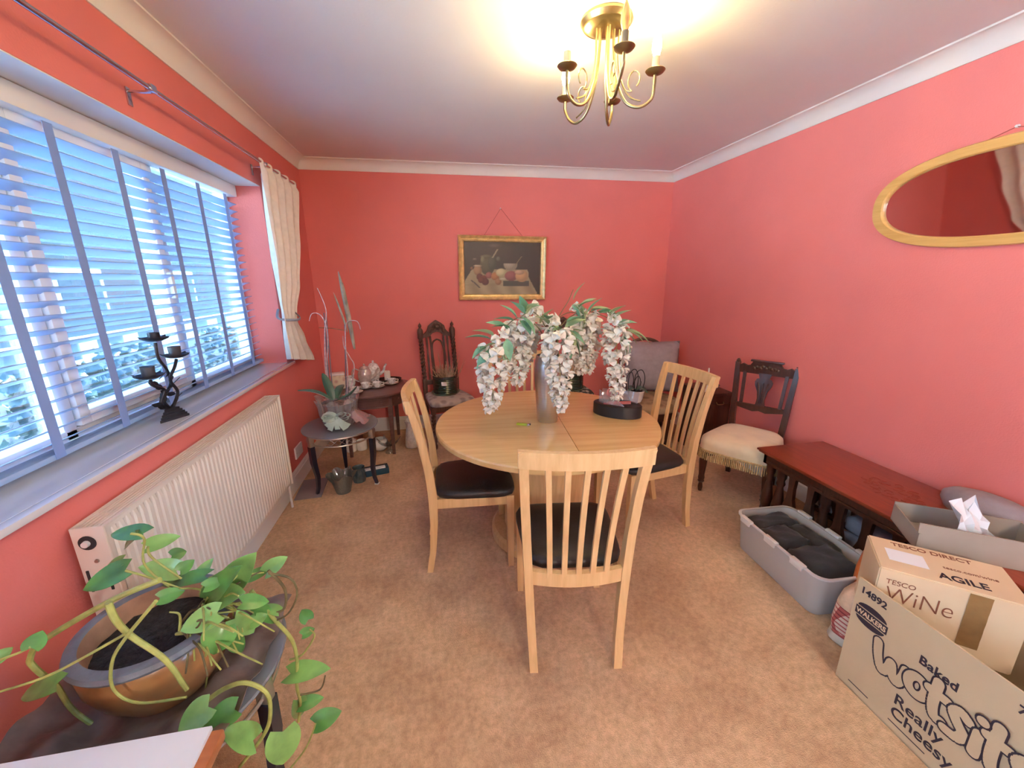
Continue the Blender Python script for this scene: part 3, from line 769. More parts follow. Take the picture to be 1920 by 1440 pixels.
branch([(0.50, 1.98, 1.19), (0.38, 1.95, 1.25), (0.26, 1.90, 1.15), (0.19, 1.88, 1.06)]); branch([(0.53, 1.98, 1.20), (0.46, 1.97, 1.28), (0.40, 1.97, 1.25)]); branch([(0.55, 1.93, 1.20), (0.555, 1.86, 1.205)])
branch([(0.60, 2.01, 1.22), (0.66, 2.02, 1.32), (0.69, 2.03, 1.38)]); branch([(0.62, 2.0, 1.20), (0.75, 2.01, 1.27), (0.90, 1.96, 1.215), (0.97, 1.95, 1.14)]); branch([(0.60, 2.06, 1.2), (0.70, 2.09, 1.26), (0.815, 2.10, 1.21)]); branch([(0.54, 2.06, 1.2), (0.49, 2.12, 1.26)])
def leaf_at(p, d, roll=0.0, s=1.0, me=None):
    d = Vector(d).normalized(); q = d.to_track_quat('X', 'Z').to_euler()
    o = inst('leaf', me or (wl if random.random() < 0.6 else wl2), wi, Vector(p) - Vector((VX, VY, TZ+0.10)), (q.x+roll, q.y, q.z), s); return o
Ls = [((0.26, 1.88, 1.14), (-1, -0.2, -0.1)), ((0.25, 1.88, 1.11), (-1, -0.3, -0.7)), ((0.24, 1.9, 1.16), (-1, 0, 0.35)), ((0.33, 1.93, 1.2), (-0.8, -0.2, 0.5)), ((0.36, 1.93, 1.24), (-1, 0, 0.35)), ((0.38, 1.95, 1.25), (-0.7, -0.1, 0.9)), ((0.42, 1.95, 1.27), (-0.2, -0.2, 1)), ((0.43, 1.95, 1.27), (0.25, -0.3, 0.5)), ((0.40, 1.93, 1.24), (0.3, -0.8, -0.4)), ((0.30, 1.88, 1.13), (0.2, -0.3, -1)),
      ((0.50, 1.96, 1.22), (0.4, -0.3, 0.9)), ((0.53, 1.93, 1.22), (-0.5, -0.5, 0.5)), ((0.62, 1.93, 1.16), (0.2, -0.5, -1)), ((0.63, 1.93, 1.18), (0.9, -0.4, -0.4)), ((0.62, 1.93, 1.20), (0.9, -0.2, 0.6)), ((0.64, 1.95, 1.14), (0.5, -0.5, -0.8)), ((0.61, 1.93, 1.19), (-0.5, -0.5, 0.2)),
      ((0.69, 2.02, 1.33), (0.35, 0, 1)), ((0.68, 2.01, 1.30), (0.6, -0.3, -0.9)), ((0.70, 2.0, 1.29), (0.7, -0.2, 0.5)), ((0.72, 2.0, 1.27), (0.4, -0.2, -0.9)), ((0.76, 2.0, 1.26), (0.5, -0.2, 1)), ((0.78, 2.0, 1.27), (1, 0, 0.35)), ((0.82, 1.99, 1.26), (1, 0, 0.1)), ((0.86, 1.98, 1.23), (0.6, 0, 0.7)), ((0.90, 1.96, 1.20), (1, 0, 0.3)), ((0.95, 1.95, 1.16), (1, 0, -0.5)), ((0.95, 1.95, 1.17), (1, 0, -0.05)), ((0.93, 1.95, 1.12), (0.8, 0, -0.9))]
for p, d in list(Ls):
    if random.random() < 0.75: Ls.append((tuple(Vector(p)+Vector((random.uniform(-.03, .03), random.uniform(-.03, .02), random.uniform(0, .03)))), tuple(Vector(d)+Vector((random.uniform(-.6, .6), random.uniform(-.4, .1), random.uniform(-.3, .6))))))
for p, d in Ls: leaf_at(p, d, random.uniform(-0.5, 0.5), random.uniform(0.85, 1.15))
# loose florets at the crown
bm = NB(); tube(bm, [mouth, mouth + Vector((0, 0, 0.08))], 0.003, 6, 2); cr = wb('crown', bm, M_stem, wi)
for p in [(0.47, 1.97, 1.30), (0.45, 1.96, 1.28), (0.49, 1.98, 1.29), (0.56, 1.97, 1.24), (0.58, 1.98, 1.25), (0.57, 1.96, 1.22), (0.70, 2.02, 1.30), (0.71, 2.0, 1.28), (0.73, 2.0, 1.27), (0.27, 1.88, 1.16), (0.30, 1.9, 1.19), (0.21, 1.88, 1.11), (0.87, 1.97, 1.24), (0.89, 1.96, 1.23), (0.79, 2.0, 1.25), (0.52, 2.02, 1.22)]:
    inst('floret', floret_me, cr, Vector(p)-Vector((VX, VY, TZ+0.10)), (random.random()*6, random.random()*6, random.random()*6), 1.25)

# ---------------------------------------------------------------- small things on the dining table
pk = thing('gift_box', 'oval black box with clear lid open on the dining table', 'box', (0.965, 2.02, TZ), math.radians(-38))
def oval(r0, r1, z, n=36): return [(r0*math.cos(2*PI*i/n), r1*math.sin(2*PI*i/n), z) for i in range(n)]
bm = NB(); loft(bm, [oval(0.132, 0.080, 0.0), oval(0.135, 0.083, 0.004), oval(0.135, 0.083, 0.062), oval(0.130, 0.078, 0.066), oval(0.120, 0.070, 0.062)]); obj('tray', bm, M_black, pk, smooth=0.5)
bm = NB(); g = []
for i in range(13):
    u = -1 + 2*i/12; g.append([(u*0.10, 0.02+0.045*math.sqrt(max(0, 1-u*u*0.8)), 0.064), (u*0.105, 0.045+0.03*math.sqrt(max(0, 1-u*u*0.8)), 0.125)])
sheet(bm, g, 0.001); obj('clear_lid', bm, M_film, pk, smooth=0.8)
bm = NB(); bx(bm, (0.0, -0.012, 0.070), (0.15, 0.038, 0.004), (0.1, -0.12, 0.15)); obj('pink_card', bm, mat('pink_card', (0.55, 0.16, 0.14), 0.6), pk)
bm = NB(); sheet(bm, [[(-0.10, -0.02, 0.066), (-0.10, -0.02, 0.14)], [(-0.03, -0.05, 0.066), (-0.05, -0.04, 0.115)], [(0.05, -0.055, 0.066), (0.03, -0.05, 0.085)]], 0.001); obj('folded_film', bm, M_film, pk)
lt = thing('lighter', 'small lime green lighter lying on the dining table', 'lighter', (0.412, 1.955, TZ), math.radians(-28))
bm = NB(); bx(bm, (-0.008, 0, 0.005), (0.058, 0.020, 0.010), bev=0.004); obj('body', bm, mat('lime_plastic', (0.42, 0.52, 0.04), 0.25), lt)
bm = NB(); bx(bm, (0.028, 0, 0.005), (0.014, 0.018, 0.010), bev=0.003); obj('cap', bm, M_chrome, lt)
bm = NB(); bx(bm, (0.034, 0.004, 0.007), (0.008, 0.012, 0.008), bev=0.002); obj('button', bm, M_black, lt)

# ================================================================ PICTURE AND MIRROR
pic = thing('framed_picture', 'gilt framed still life painting on the red wall', 'picture', (0.62, YB-0.012, 1.238), 0)
PW, PH = 0.828, 0.578
rolled = math.radians(0.8)
bm = NB()
prof = [(0, 0), (0, 0.022), (0.008, 0.030), (0.016, 0.022), (0.030, 0.016), (0.036, 0.024), (0.048, 0.020), (0.055, 0.006), (0.055, 0)]
def frame_sweep(bm, W_, H_, prof):
    rings = []
    for cx, cz, dx, dz in ((-W_/2, 0, 1, 1), (W_/2, 0, -1, 1), (W_/2, H_, -1, -1), (-W_/2, H_, 1, -1)):
        rings.append([Vector((cx + dx*u, -v, cz + dz*u)) for u, v in prof])
    V = [[bm.verts.new(p) for p in r] for r in rings]; n = len(prof)
    for k in range(4):
        a, b = V[k], V[(k+1) % 4]
        for j in range(n): bm.faces.new((a[j], a[(j+1) % n], b[(j+1) % n], b[j]))
frame_sweep(bm, PW, PH, prof)
Rr = Matrix.Rotation(rolled, 4, 'Y')
bmesh.ops.transform(bm, matrix=Rr, verts=bm.verts); obj('frame', bm, M_gold, pic, smooth=0.4)
# painted canvas: vertex-colour print of a generic still life
def paint(u, v):
    """u right 0..1, v up 0..1 -> linear colour"""
    def nz(x, y): return 0.5+0.5*math.sin(12.9*x+7.1*y)*math.sin(5.3*x-9.7*y+1.3)
    c = [0.050, 0.040, 0.034]; k = 0.8+0.5*math.exp(-((u-0.3)**2+(v-0.9)**2)*6); c = [x*k for x in c]
    def blend(col, a):
        for i in range(3): c[i] = c[i]*(1-a)+col[i]*a
    def el(x, y, rx, ry, col, hard=6.0, hi=0.0):
        d = ((u-x)/rx)**2+((v-y)/ry)**2
        a = max(0.0, min(1.0, (1.0-d)*hard))
        if a: h = 0.75+0.5*max(0, 1-(((u-x+rx*0.3)/rx)**2+((v-y-ry*0.3)/ry)**2)); blend([q*h for q in col], a)
    # table cloth
    top = 0.48 if 0.1 < u < 0.82 else 0.48-abs(u-(0.1 if u < 0.1 else 0.82))*2.4
    if u < 0.96 and v < top and v > (u-0.84)*1.2*0 and not (u > 0.84 and v > 0.34-(u-0.84)*2.6):
        f = 0.75 + 0.25*math.sin(u*26+math.sin(v*9)*1.5)*(0.6 if v < 0.22 else 0.2); blend((0.42*f, 0.34*f, 0.20*f), 0.95)
    if v < 0.20 and u < 0.85 and abs(v-0.19) < 0.012: blend((0.22, 0.17, 0.10), 0.4)
    # tall jug, leaves
    el(0.30, 0.56, 0.10, 0.20, (0.085, 0.080, 0.048), 5); el(0.29, 0.72, 0.085, 0.035, (0.11, 0.10, 0.06), 5)
    el(0.24, 0.66, 0.03, 0.08, (0.16, 0.15, 0.09), 2); el(0.36, 0.60, 0.06, 0.15, (0.07, 0.072, 0.05), 2)
    d = abs((u-0.40)-(v-0.78)*0.42)
    if 0.70 < v < 0.86 and d < 0.010: blend((0.30, 0.27, 0.18), 0.9)
    el(0.14, 0.67, 0.03, 0.02, (0.14, 0.12, 0.09), 2); el(0.40, 0.92, 0.10, 0.05, (0.10, 0.085, 0.065), 0.8); el(0.44, 0.68, 0.03, 0.05, (0.11, 0.11, 0.08), 2)
    # mug
    el(0.175, 0.46, 0.055, 0.10, (0.30, 0.17, 0.09), 6); el(0.175, 0.545, 0.055, 0.018, (0.42, 0.30, 0.20), 6); el(0.10, 0.50, 0.018, 0.03, (0.16, 0.09, 0.05), 5)
    # fruit
    for x, y, r_, col in ((0.20, 0.34, 0.045, (0.11, 0.035, 0.03)), (0.25, 0.31, 0.045, (0.15, 0.04, 0.03)), (0.27, 0.25, 0.05, (0.10, 0.03, 0.028)), (0.22, 0.28, 0.045, (0.13, 0.04, 0.03)), (0.32, 0.37, 0.045, (0.26, 0.10, 0.08)), (0.40, 0.35, 0.055, (0.34, 0.15, 0.06)), (0.44, 0.25, 0.045, (0.26, 0.14, 0.07))):
        el(x, y, r_, r_*1.45, col, 6)
    el(0.48, 0.42, 0.075, 0.085, (0.46, 0.40, 0.22), 4); el(0.52, 0.30, 0.07, 0.03, (0.38, 0.33, 0.22), 4)
    # glass bowl and stems
    if 0.44 < v < 0.60: el(0.60, 0.58, 0.095, 0.13, (0.25+0.1*nz(u*30, v*30), 0.26, 0.19), 5)
    d = abs((u-0.68)-(v-0.60)*0.5)
    if 0.56 < v < 0.73 and d < 0.007: blend((0.20, 0.17, 0.09), 0.8)
    # ham and bread on a dark board
    if 0.17 < v < 0.27 and 0.50 < u < 0.85: blend((0.060, 0.058, 0.045), 0.97)
    el(0.61, 0.36, 0.09, 0.10, (0.24, 0.085, 0.075), 6); el(0.75, 0.36, 0.09, 0.12, (0.44, 0.26, 0.13), 6); el(0.72, 0.43, 0.07, 0.05, (0.40, 0.26, 0.17), 3)
    d = abs((u-0.15)+(v-0.20)*0.75)
    if 0.13 < v < 0.28 and d < 0.012: blend((0.05, 0.04, 0.035), 0.95)
    return c
bm = NB(); nx, ny = 128, 88; iw, ih = PW-0.10, PH-0.10
cl = bm.loops.layers.float_color.new('paint')
V = [[bm.verts.new((-iw/2+iw*i/nx, -0.006, 0.05+ih*j/ny)) for i in range(nx+1)] for j in range(ny+1)]
cols = [[paint(i/nx, j/ny) for i in range(nx+1)] for j in range(ny+1)]
for j in range(ny):
    for i in range(nx):
        f = bm.faces.new((V[j][i], V[j][i+1], V[j+1][i+1], V[j+1][i]))
        for l, (jj, ii) in zip(f.loops, ((j, i), (j, i+1), (j+1, i+1), (j+1, i))): l[cl] = (*cols[jj][ii], 1)
bmesh.ops.transform(bm, matrix=Rr, verts=bm.verts)
pm, nt, pb = _nt('oil_painting'); pb.inputs['Roughness'].default_value = 0.45
at = nt.nodes.new('ShaderNodeVertexColor'); at.layer_name = 'paint'; nt.links.new(at.outputs['Color'], pb.inputs['Base Color'])
obj('canvas', bm, pm, pic, smooth=0)
bm = NB(); tube(bm, [(-0.17, -0.004, PH-0.005), (-0.008, -0.004, 0.812)], 0.0016, 6, 1); tube(bm, [(0.20, -0.004, PH-0.01), (-0.008, -0.004, 0.812)], 0.0016, 6, 1); obj('hanging_cord', bm, mat('rust_cord', (0.35, 0.07, 0.05), 0.8), pic)
bm = NB(); lathe(bm, [(0.0, 0), (0.006, 0), (0.004, 0.012), (0.0, 0.013)], 10, Matrix.Translation((-0.008, 0.010, 0.814)) @ Matrix.Rotation(PI/2, 4, 'X')); obj('picture_pin', bm, M_paper, pic)

mi = thing('wall_mirror', 'oval mirror in a pale wooden frame on the right wall', 'mirror', (XR-0.022, 1.39, 1.762)); mi.rotation_euler = (0, -0.085, 0)
def sup(a, b, n=2.4, N=72):
    P = []
    for i in range(N):
        t_ = 2*PI*i/N; c_, s_ = math.cos(t_), math.sin(t_)
        P.append((a*math.copysign(abs(c_)**(2/n), c_), b*math.copysign(abs(s_)**(2/n), s_)))
    return P
def mring(a, b, x): return [(-x, p[0], p[1]) for p in sup(a, b)]
bm = NB(); loft(bm, [mring(0.503, 0.209, 0.0), mring(0.505, 0.211, 0.012), mring(0.500, 0.206, 0.022), mring(0.458, 0.170, 0.024), mring(0.452, 0.165, 0.018), mring(0.452, 0.165, 0.004)], caps=False); obj('frame', bm, wood('honey_frame', (0.62, 0.33, 0.09), (0.76, 0.45, 0.15), 0.35, 'y', 4, coat=0.2), mi, smooth=0.5)
bm = NB(); loft(bm, [mring(0.456, 0.168, 0.004), mring(0.456, 0.168, 0.008)]); obj('mirror_glass', bm, mat('silvered_mirror', (0.82, 0.78, 0.80), 0.03, 1.0), mi, smooth=0)
bm = NB(); tube(bm, [(-0.008, 0.15, 0.19), (-0.008, 0.0, 0.232), (-0.008, -0.15, 0.19)], 0.0016, 6, 1); obj('hanging_cord', bm, mat('rust_cord', (0.35, 0.07, 0.05), 0.8), mi)
bm = NB(); lathe(bm, [(0.0, 0), (0.007, 0.001), (0.005, 0.012), (0.0, 0.013)], 10, Matrix.Translation((0, 0, 0.234)) @ Matrix.Rotation(-PI/2, 4, 'Y')); obj('mirror_pin', bm, M_paper, mi)

# ================================================================ CARVED OAK CHAIRS
def tapestry(name, base, fig, scale):
    m, nt, b = _nt(name); b.inputs['Roughness'].default_value = 0.9
    tc = nt.nodes.new('ShaderNodeTexCoord'); vo = nt.nodes.new('ShaderNodeTexVoronoi'); vo.inputs['Scale'].default_value = scale
    nt.links.new(tc.outputs['Object'], vo.inputs['Vector']); r = nt.nodes.new('ShaderNodeValToRGB'); e = r.color_ramp.elements
    e[0].position = 0.28; e[0].color = (*fig, 1); e[1].position = 0.55; e[1].color = (*base, 1)
    nt.links.new(vo.outputs['Distance'], r.inputs['Fac']); nt.links.new(r.outputs['Color'], b.inputs['Base Color']); return m
M_tap = tapestry('pale_tapestry', (0.50, 0.42, 0.36), (0.30, 0.24, 0.22), 16)
M_tap2 = tapestry('dark_tapestry', (0.03, 0.03, 0.028), (0.55, 0.48, 0.40), 26)
M_tap3 = tapestry('olive_tapestry', (0.34, 0.23, 0.13), (0.20, 0.13, 0.07), 12)

def twist(bm, x, y, z0, z1, r, turns, lean=0.0):
    """barley twist post: two helical strands"""
    n = int(turns*14)
    for ph in (0, PI):
        pts = []
        for i in range(n+1):
            u = i/n; a = ph + u*turns*2*PI; z = z0 + (z1-z0)*u
            pts.append((x + r*0.55*math.cos(a), y + lean*u + r*0.55*math.sin(a), z))
        tube(bm, pts, r*0.62, 7, 1)
def carved_chair(name, label, seatmat, loc, rz, group):
    t = thing(name, label, 'chair', loc, rz, group)
    # local: front toward +y
    lean = -0.07
    for s in (-1, 1):
        bm = NB(); x = s*0.152
        bx(bm, (x, -0.20, 0.20), (0.034, 0.034, 0.40), bev=0.004); bx(bm, (x, -0.20, 0.47), (0.038, 0.038, 0.14), bev=0.005)
        twist(bm, x, -0.20, 0.53, 0.92, 0.019, 6, lean*0.85)
        lathe(bm, [(0.018, 0.90), (0.026, 0.915), (0.027, 0.97), (0.024, 0.99), (0.016, 1.0), (0.010, 1.01), (0.016, 1.022), (0.013, 1.036), (0.004, 1.046), (0.0, 1.06)], 14, cx=x, cy=-0.20+lean*0.92)
        obj('back_post', bm, M_darkoak, t)
        bm = NB(); x = s*0.19
        lathe(bm, [(0.012, 0.0), (0.020, 0.012), (0.022, 0.035), (0.014, 0.06), (0.018, 0.075)], 14, cx=x, cy=0.19)
        twist(bm, x, 0.19, 0.10, 0.33, 0.018, 3.5); bx(bm, (x, 0.19, 0.09), (0.036, 0.036, 0.05), bev=0.004); bx(bm, (x, 0.19, 0.35), (0.038, 0.038, 0.06), bev=0.004)
        obj('front_leg', bm, M_darkoak, t)
    bm = NB(); bx(bm, (0, 0.19, 0.355), (0.35, 0.024, 0.045), bev=0.004); bx(bm, (0, -0.20, 0.355), (0.27, 0.024, 0.045), bev=0.004)
    for s in (-1, 1): bar(bm, (s*0.152, -0.19, 0.355), (s*0.19, 0.18, 0.355), 0.024, 0.045, up=(0, 0, 1))
    obj('seat_frame', bm, M_darkoak, t)
    for s in (-1, 1):
        bm = NB(); tube(bm, [(s*0.152, -0.19, 0.10), (s*0.171, 0.0, 0.10), (s*0.19, 0.18, 0.10)], 0.012, 8, 3); obj('side_stretcher', bm, M_darkoak, t)
    bm = NB(); tube(bm, [(-0.171, 0, 0.10), (0.171, 0, 0.10)], 0.012, 8, 1); obj('cross_stretcher', bm, M_darkoak, t)
    # lower rail, spindles, arched crest
    bm = NB(); bx(bm, (0, -0.205, 0.505), (0.28, 0.022, 0.045), bev=0.006); obj('lower_rail', bm, M_darkoak, t)
    for x in (-0.098, -0.062, 0.062, 0.098):
        bm = NB(); y0, y1 = -0.205, -0.20+lean*0.85
        tube(bm, [(x, y0, 0.52), (x, (y0+y1)/2, 0.72), (x, y1, 0.93)], lambda u: 0.0075+0.003*math.sin(u*PI*3)**2, 8, 8); obj('spindle', bm, M_darkoak, t)
    for s in (-1, 1):
        bm = NB(); tube(bm, [(s*0.042, -0.205, 0.52), (s*0.055, -0.235, 0.75), (s*0.045, -0.258, 0.86), (0, -0.262, 0.895)], 0.008, 8, 5); obj('splat_rib', bm, M_darkoak, t)
    bm = NB(); yy = -0.20+lean*0.93
    poly = [(-0.14, 0.915), (-0.14, 0.945), (-0.11, 0.955), (-0.085, 0.985), (-0.075, 1.02), (-0.045, 1.045), (-0.02, 1.06), (0, 1.072), (0.02, 1.06), (0.045, 1.045), (0.075, 1.02), (0.085, 0.985), (0.11, 0.955), (0.14, 0.945), (0.14, 0.915), (0.07, 0.925), (0.04, 0.955), (0, 0.965), (-0.04, 0.955), (-0.07, 0.925)]
    prism(bm, poly, 'y', yy-0.012, yy+0.012); crest = obj('crest_rail', bm, M_darkoak, t, smooth=0)
    # carved scrolls on the crest
    for i in range(13):
        a = PI*i/12; x = 0.075*math.cos(a); z = 0.975+0.07*math.sin(a)
        bm = NB(); lathe(bm, [(0.0, -0.008), (0.013, -0.003), (0.014, 0.003), (0.007, 0.010), (0.0, 0.012)], 8, Matrix.Translation((x*0.86, yy+0.012, z-0.006)) @ Matrix.Rotation(-PI/2, 4, 'X')); obj('carving', bm, M_darkoak, crest)
    for i in range(5):
        bm = NB(); x = -0.036+0.018*i; lathe(bm, [(0.0, -0.008), (0.011, -0.003), (0.012, 0.003), (0.006, 0.012), (0.0, 0.014)], 8, Matrix.Translation((x, yy+0.012, 1.0+0.012*math.cos(i*2.2))) @ Matrix.Rotation(-PI/2, 4, 'X')); obj('carving', bm, M_darkoak, crest)
    bm = NB(); rings = []
    for z, k in ((0.378, 0.98), (0.388, 1.0), (0.405, 1.0), (0.418, 0.95), (0.426, 0.80), (0.430, 0.5)):
        r = []
        for i in range(36):
            a = 2*PI*i/36; c_, s_ = math.cos(a), math.sin(a); rr = (abs(c_)**6+abs(s_)**6)**(-1/6); X, Y = rr*c_, rr*s_
            r.append((X*(0.17+0.04*(Y+1)/2)*k, 0.005+Y*0.205*k, z))
        rings.append(r)
    loft(bm, rings); obj('seat_pad', bm, seatmat, t, smooth=0.9)
    return t
GC = 'carved oak side chairs against the back wall'
carved_chair('carved_chair', 'carved barley twist oak chair with pale tapestry seat below the picture', M_tap, (0.05, 3.56, 0), yaw(0.27, -0.963), GC)
carved_chair('carved_chair', 'carved oak chair with dark diamond seat half hidden behind the wisteria', M_tap2, (1.19, 3.56, 0), yaw(-0.05, -1), GC)

# ribbed green pots with dried stems
def green_pot(loc, label, withlabel, n=70):
    t = thing('plant_pot', label, 'plant pot', loc, random.random(), 'green glazed pots on the carved chairs'); t.scale = (1.2, 1.2, 1.15)
    prof = [(0.0, 0.004), (0.086, 0.004)]
    for i in range(9):
        z = 0.012 + i*0.014; prof += [(0.094-0.004, z), (0.094, z+0.007)]
    prof += [(0.092, 0.142), (0.086, 0.146), (0.083, 0.140), (0.082, 0.110), (0.0, 0.110)]
    bm = NB(); lathe(bm, prof, 36); obj('pot', bm, M_green_glaze, t, smooth=0.5)
    bm = NB(); lathe(bm, [(0.0, 0), (0.092, 0), (0.108, 0.014), (0.105, 0.016), (0.09, 0.006), (0.0, 0.005)], 36); obj('saucer', bm, M_green_saucer, t)
    bm = NB(); lathe(bm, [(0.0, 0.122), (0.082, 0.120), (0.082, 0.115), (0.0, 0.115)], 24); obj('soil', bm, M_soil, t)
    return t
def dried(loc, label, n, side):
    t = thing('dried_plant', label, 'dried plant', loc, 0, 'dried plants in the green pots')
    bm = NB()
    for i in range(n):
        a = random.random()*2*PI; r0 = 0.08*random.random(); r1 = r0+random.uniform(0.0, 0.08); h = random.uniform(0.04, 0.11) if i > 10 else random.uniform(0.12, 0.24)
        sx = side*0.05*(1 if i <= 8 else 0)
        tube(bm, [(r0*math.cos(a)+sx, r0*math.sin(a), -0.01), (r1*math.cos(a)+sx*1.3, r1*math.sin(a), h)], (0.0055, 0.0015), 5, 1, flat=0.4)
    o = obj('stalks', bm, M_straw, t); o['kind'] = 'stuff'
    return t
p1 = green_pot((0.035, 3.60, 0.430), 'dark green ribbed pot with white sticker on the pale tapestry chair', True)
p1.rotation_euler = (0, 0, 0)
bm = NB(); sheet(bm, [[(0.094*math.sin(a)*1.02, -0.094*math.cos(a)*1.02, z) for z in (0.083, 0.113)] for a in [(-0.32+0.05*i) for i in range(9)]], 0.001); st = obj('price_sticker', bm, M_paper, p1)
dried((0.035, 3.60, 0.582), 'dry straw coloured stalks in the pot on the pale tapestry chair', 90, 1)
p2 = green_pot((1.195, 3.50, 0.430), 'dark green pot on the dark diamond seat behind the steel vase', False)
dried((1.195, 3.50, 0.582), 'dry brown stalks in the pot behind the steel vase', 70, -1)

# ================================================================ OVAL TEA TABLE WITH CHINA
M_tea = wood('plum_brown_wood', (0.085, 0.040, 0.036), (0.16, 0.075, 0.065), 0.35, 'x', 4, coat=0.2)
OX, OY, OZ = -0.60, 3.53, 0.54
tt = thing('tea_table', 'oval dark wooden tea table in the window corner', 'table', (OX, OY, 0))
bm = NB(); loft(bm, [oval(0.350, 0.322, 0.522), oval(0.358, 0.330, 0.527), oval(0.358, 0.330, 0.534), oval(0.350, 0.322, OZ)]); obj('table_top', bm, M_tea, tt, smooth=0.5)
bm = NB(); loft(bm, [oval(0.315, 0.287, 0.43), oval(0.315, 0.287, 0.522)]); obj('apron', bm, M_tea, tt, smooth=0.5)
bm = NB()
lo_ = [oval(0.319, 0.291, 0.428, 72), oval(0.322, 0.294, 0.432, 72), oval(0.319, 0.291, 0.436, 72)]; loft(bm, lo_); obj('bead_moulding', bm, M_tea, tt, smooth=0.5)
for a in (-125, -55, 55, 125):
    aa = math.radians(a); x, y = 0.285*math.cos(aa)*1.05, 0.285*math.sin(aa)*0.95
    bm = NB(); loft(bm, [[(x-w, y-w, z), (x+w, y-w, z), (x+w, y+w, z), (x-w, y+w, z)] for z, w in ((0, 0.012), (0.30, 0.017), (0.52, 0.020))]); obj('leg', bm, M_tea, tt, smooth=0)
for a in (-70, -110, -40):
    aa = math.radians(a); bm = NB(); lathe(bm, [(0.0, 0.0), (0.010, 0.002), (0.012, 0.007), (0.006, 0.014), (0, 0.016)], 12, Matrix.Translation((0.315*math.cos(aa), 0.287*math.sin(aa), 0.478)) @ Matrix.Rotation(aa, 4, 'Z') @ Matrix.Rotation(PI/2, 4, 'Y')); obj('knob', bm, M_tea, tt)

def cup_saucer(x, y, label, ang_):
    s = thing('saucer', 'white china saucer under the ' + label, 'saucer', (x, y, OZ), 0, 'tea set on the tea table')
    bm = NB(); lathe(bm, [(0.0, 0.0), (0.030, 0.0), (0.058, 0.010), (0.062, 0.014), (0.056, 0.012), (0.028, 0.004), (0.0, 0.004)], 28); obj('dish', bm, M_china, s)
    c = thing('teacup', 'white china ' + label, 'teacup', (x, y, OZ+0.004), ang_, 'tea set on the tea table')
    bm = NB(); lathe(bm, [(0.0, 0.001), (0.020, 0.001), (0.022, 0.006), (0.034, 0.022), (0.039, 0.044), (0.0375, 0.044), (0.032, 0.024), (0.018, 0.010), (0.0, 0.009)], 26); obj('cup', bm, M_china2, c)
    bm = NB(); tube(bm, [(0.034, 0, 0.036), (0.056, 0, 0.034), (0.054, 0, 0.020), (0.031, 0, 0.016)], 0.0035, 7, 5); obj('handle', bm, M_china, c)
cup_saucer(-0.435, 3.60, 'teacup beside the candle', 0.2); cup_saucer(-0.545, 3.505, 'teacup in front of the black tray', 0.3); cup_saucer(-0.640, 3.50, 'teacup in front of the teapot', 0.1); cup_saucer(-0.70, 3.36, 'teacup at the front edge of the tea table', 2.5)
def teapot(x, y, z, label, tilt, ang_, m):
    t = thing('teapot', label, 'teapot', (x, y, z), ang_, 'teapots on the tea table')
    Mt = Matrix.Translation((0, 0, 0.0)) @ Matrix.Rotation(tilt, 4, 'Y')
    bm = NB(); lathe(bm, [(0.0, 0.0), (0.038, 0.0), (0.042, 0.006), (0.038, 0.014), (0.050, 0.04), (0.058, 0.08), (0.057, 0.11), (0.046, 0.14), (0.040, 0.148), (0.038, 0.148), (0.0, 0.146)], 28, Mt); obj('body', bm, m, t)
    bm = NB(); lathe(bm, [(0.040, 0.148), (0.041, 0.153), (0.03, 0.165), (0.010, 0.173), (0.006, 0.178), (0.010, 0.186), (0.006, 0.193), (0.0, 0.195)], 24, Mt); obj('lid', bm, m, t)
    bm = NB(); tube(bm, [Mt @ Vector(p) for p in ((0.05, 0, 0.06), (0.085, 0, 0.085), (0.10, 0, 0.125), (0.118, 0, 0.15))], (0.014, 0.007), 10, 5); obj('spout', bm, m, t)
    bm = NB(); tube(bm, [Mt @ Vector(p) for p in ((-0.042, 0, 0.135), (-0.085, 0, 0.15), (-0.105, 0, 0.11), (-0.09, 0, 0.06), (-0.05, 0, 0.035))], 0.0052, 8, 6); obj('handle', bm, m, t)
    return t
M_pew = mat('pale_silvered_china', (0.62, 0.55, 0.52), 0.22, 0.25, var=0.25, vscale=30)
teapot(-0.655, 3.60, OZ, 'silvery patterned teapot standing among the teacups', 0.0, 0.0, M_pew)
teapot(-0.60, 3.735, OZ, 'cream coffee pot behind the silvery teapot', 0.0, 0.35, M_china2)
jg = thing('milk_jug', 'small patterned white jug left of the teapots', 'jug', (-0.775, 3.585, OZ), 2.6)
bm = NB(); lathe(bm, [(0.0, 0), (0.028, 0), (0.040, 0.03), (0.036, 0.06), (0.030, 0.075), (0.036, 0.092), (0.034, 0.092), (0.027, 0.074), (0.0, 0.03)], 24); obj('body', bm, M_china2, jg)
bm = NB(); tube(bm, [(0.033, 0, 0.085), (0.062, 0, 0.075), (0.058, 0, 0.04), (0.038, 0, 0.025)], 0.004, 7, 5); obj('handle', bm, M_china, jg)
tr = thing('black_tray', 'round black tray under the candle on the tea table', 'tray', (-0.475, 3.735, OZ))
bm = NB(); lathe(bm, [(0.0, 0), (0.085, 0), (0.098, 0.010), (0.100, 0.018), (0.095, 0.018), (0.084, 0.008), (0, 0.007)], 36, sx=1.15, sy=0.9); obj('dish', bm, M_black, tr)
cn = thing('pillar_candle', 'ivory pillar candle on the black tray', 'candle', (-0.485, 3.745, OZ+0.0075))
bm = NB(); lathe(bm, [(0.0, 0), (0.027, 0), (0.027, 0.078), (0.024, 0.081), (0.010, 0.077), (0, 0.076)], 24); obj('wax', bm, M_candle, cn)
bm = NB(); tube(bm, [(0, 0, 0.074), (0.001, 0, 0.088)], 0.0012, 5, 1); obj('wick', bm, M_dark, cn)
ck = thing('flowered_tin', 'cream flowered tin at the back of the tea table', 'tin', (-0.865, 3.54, OZ), 0.25)
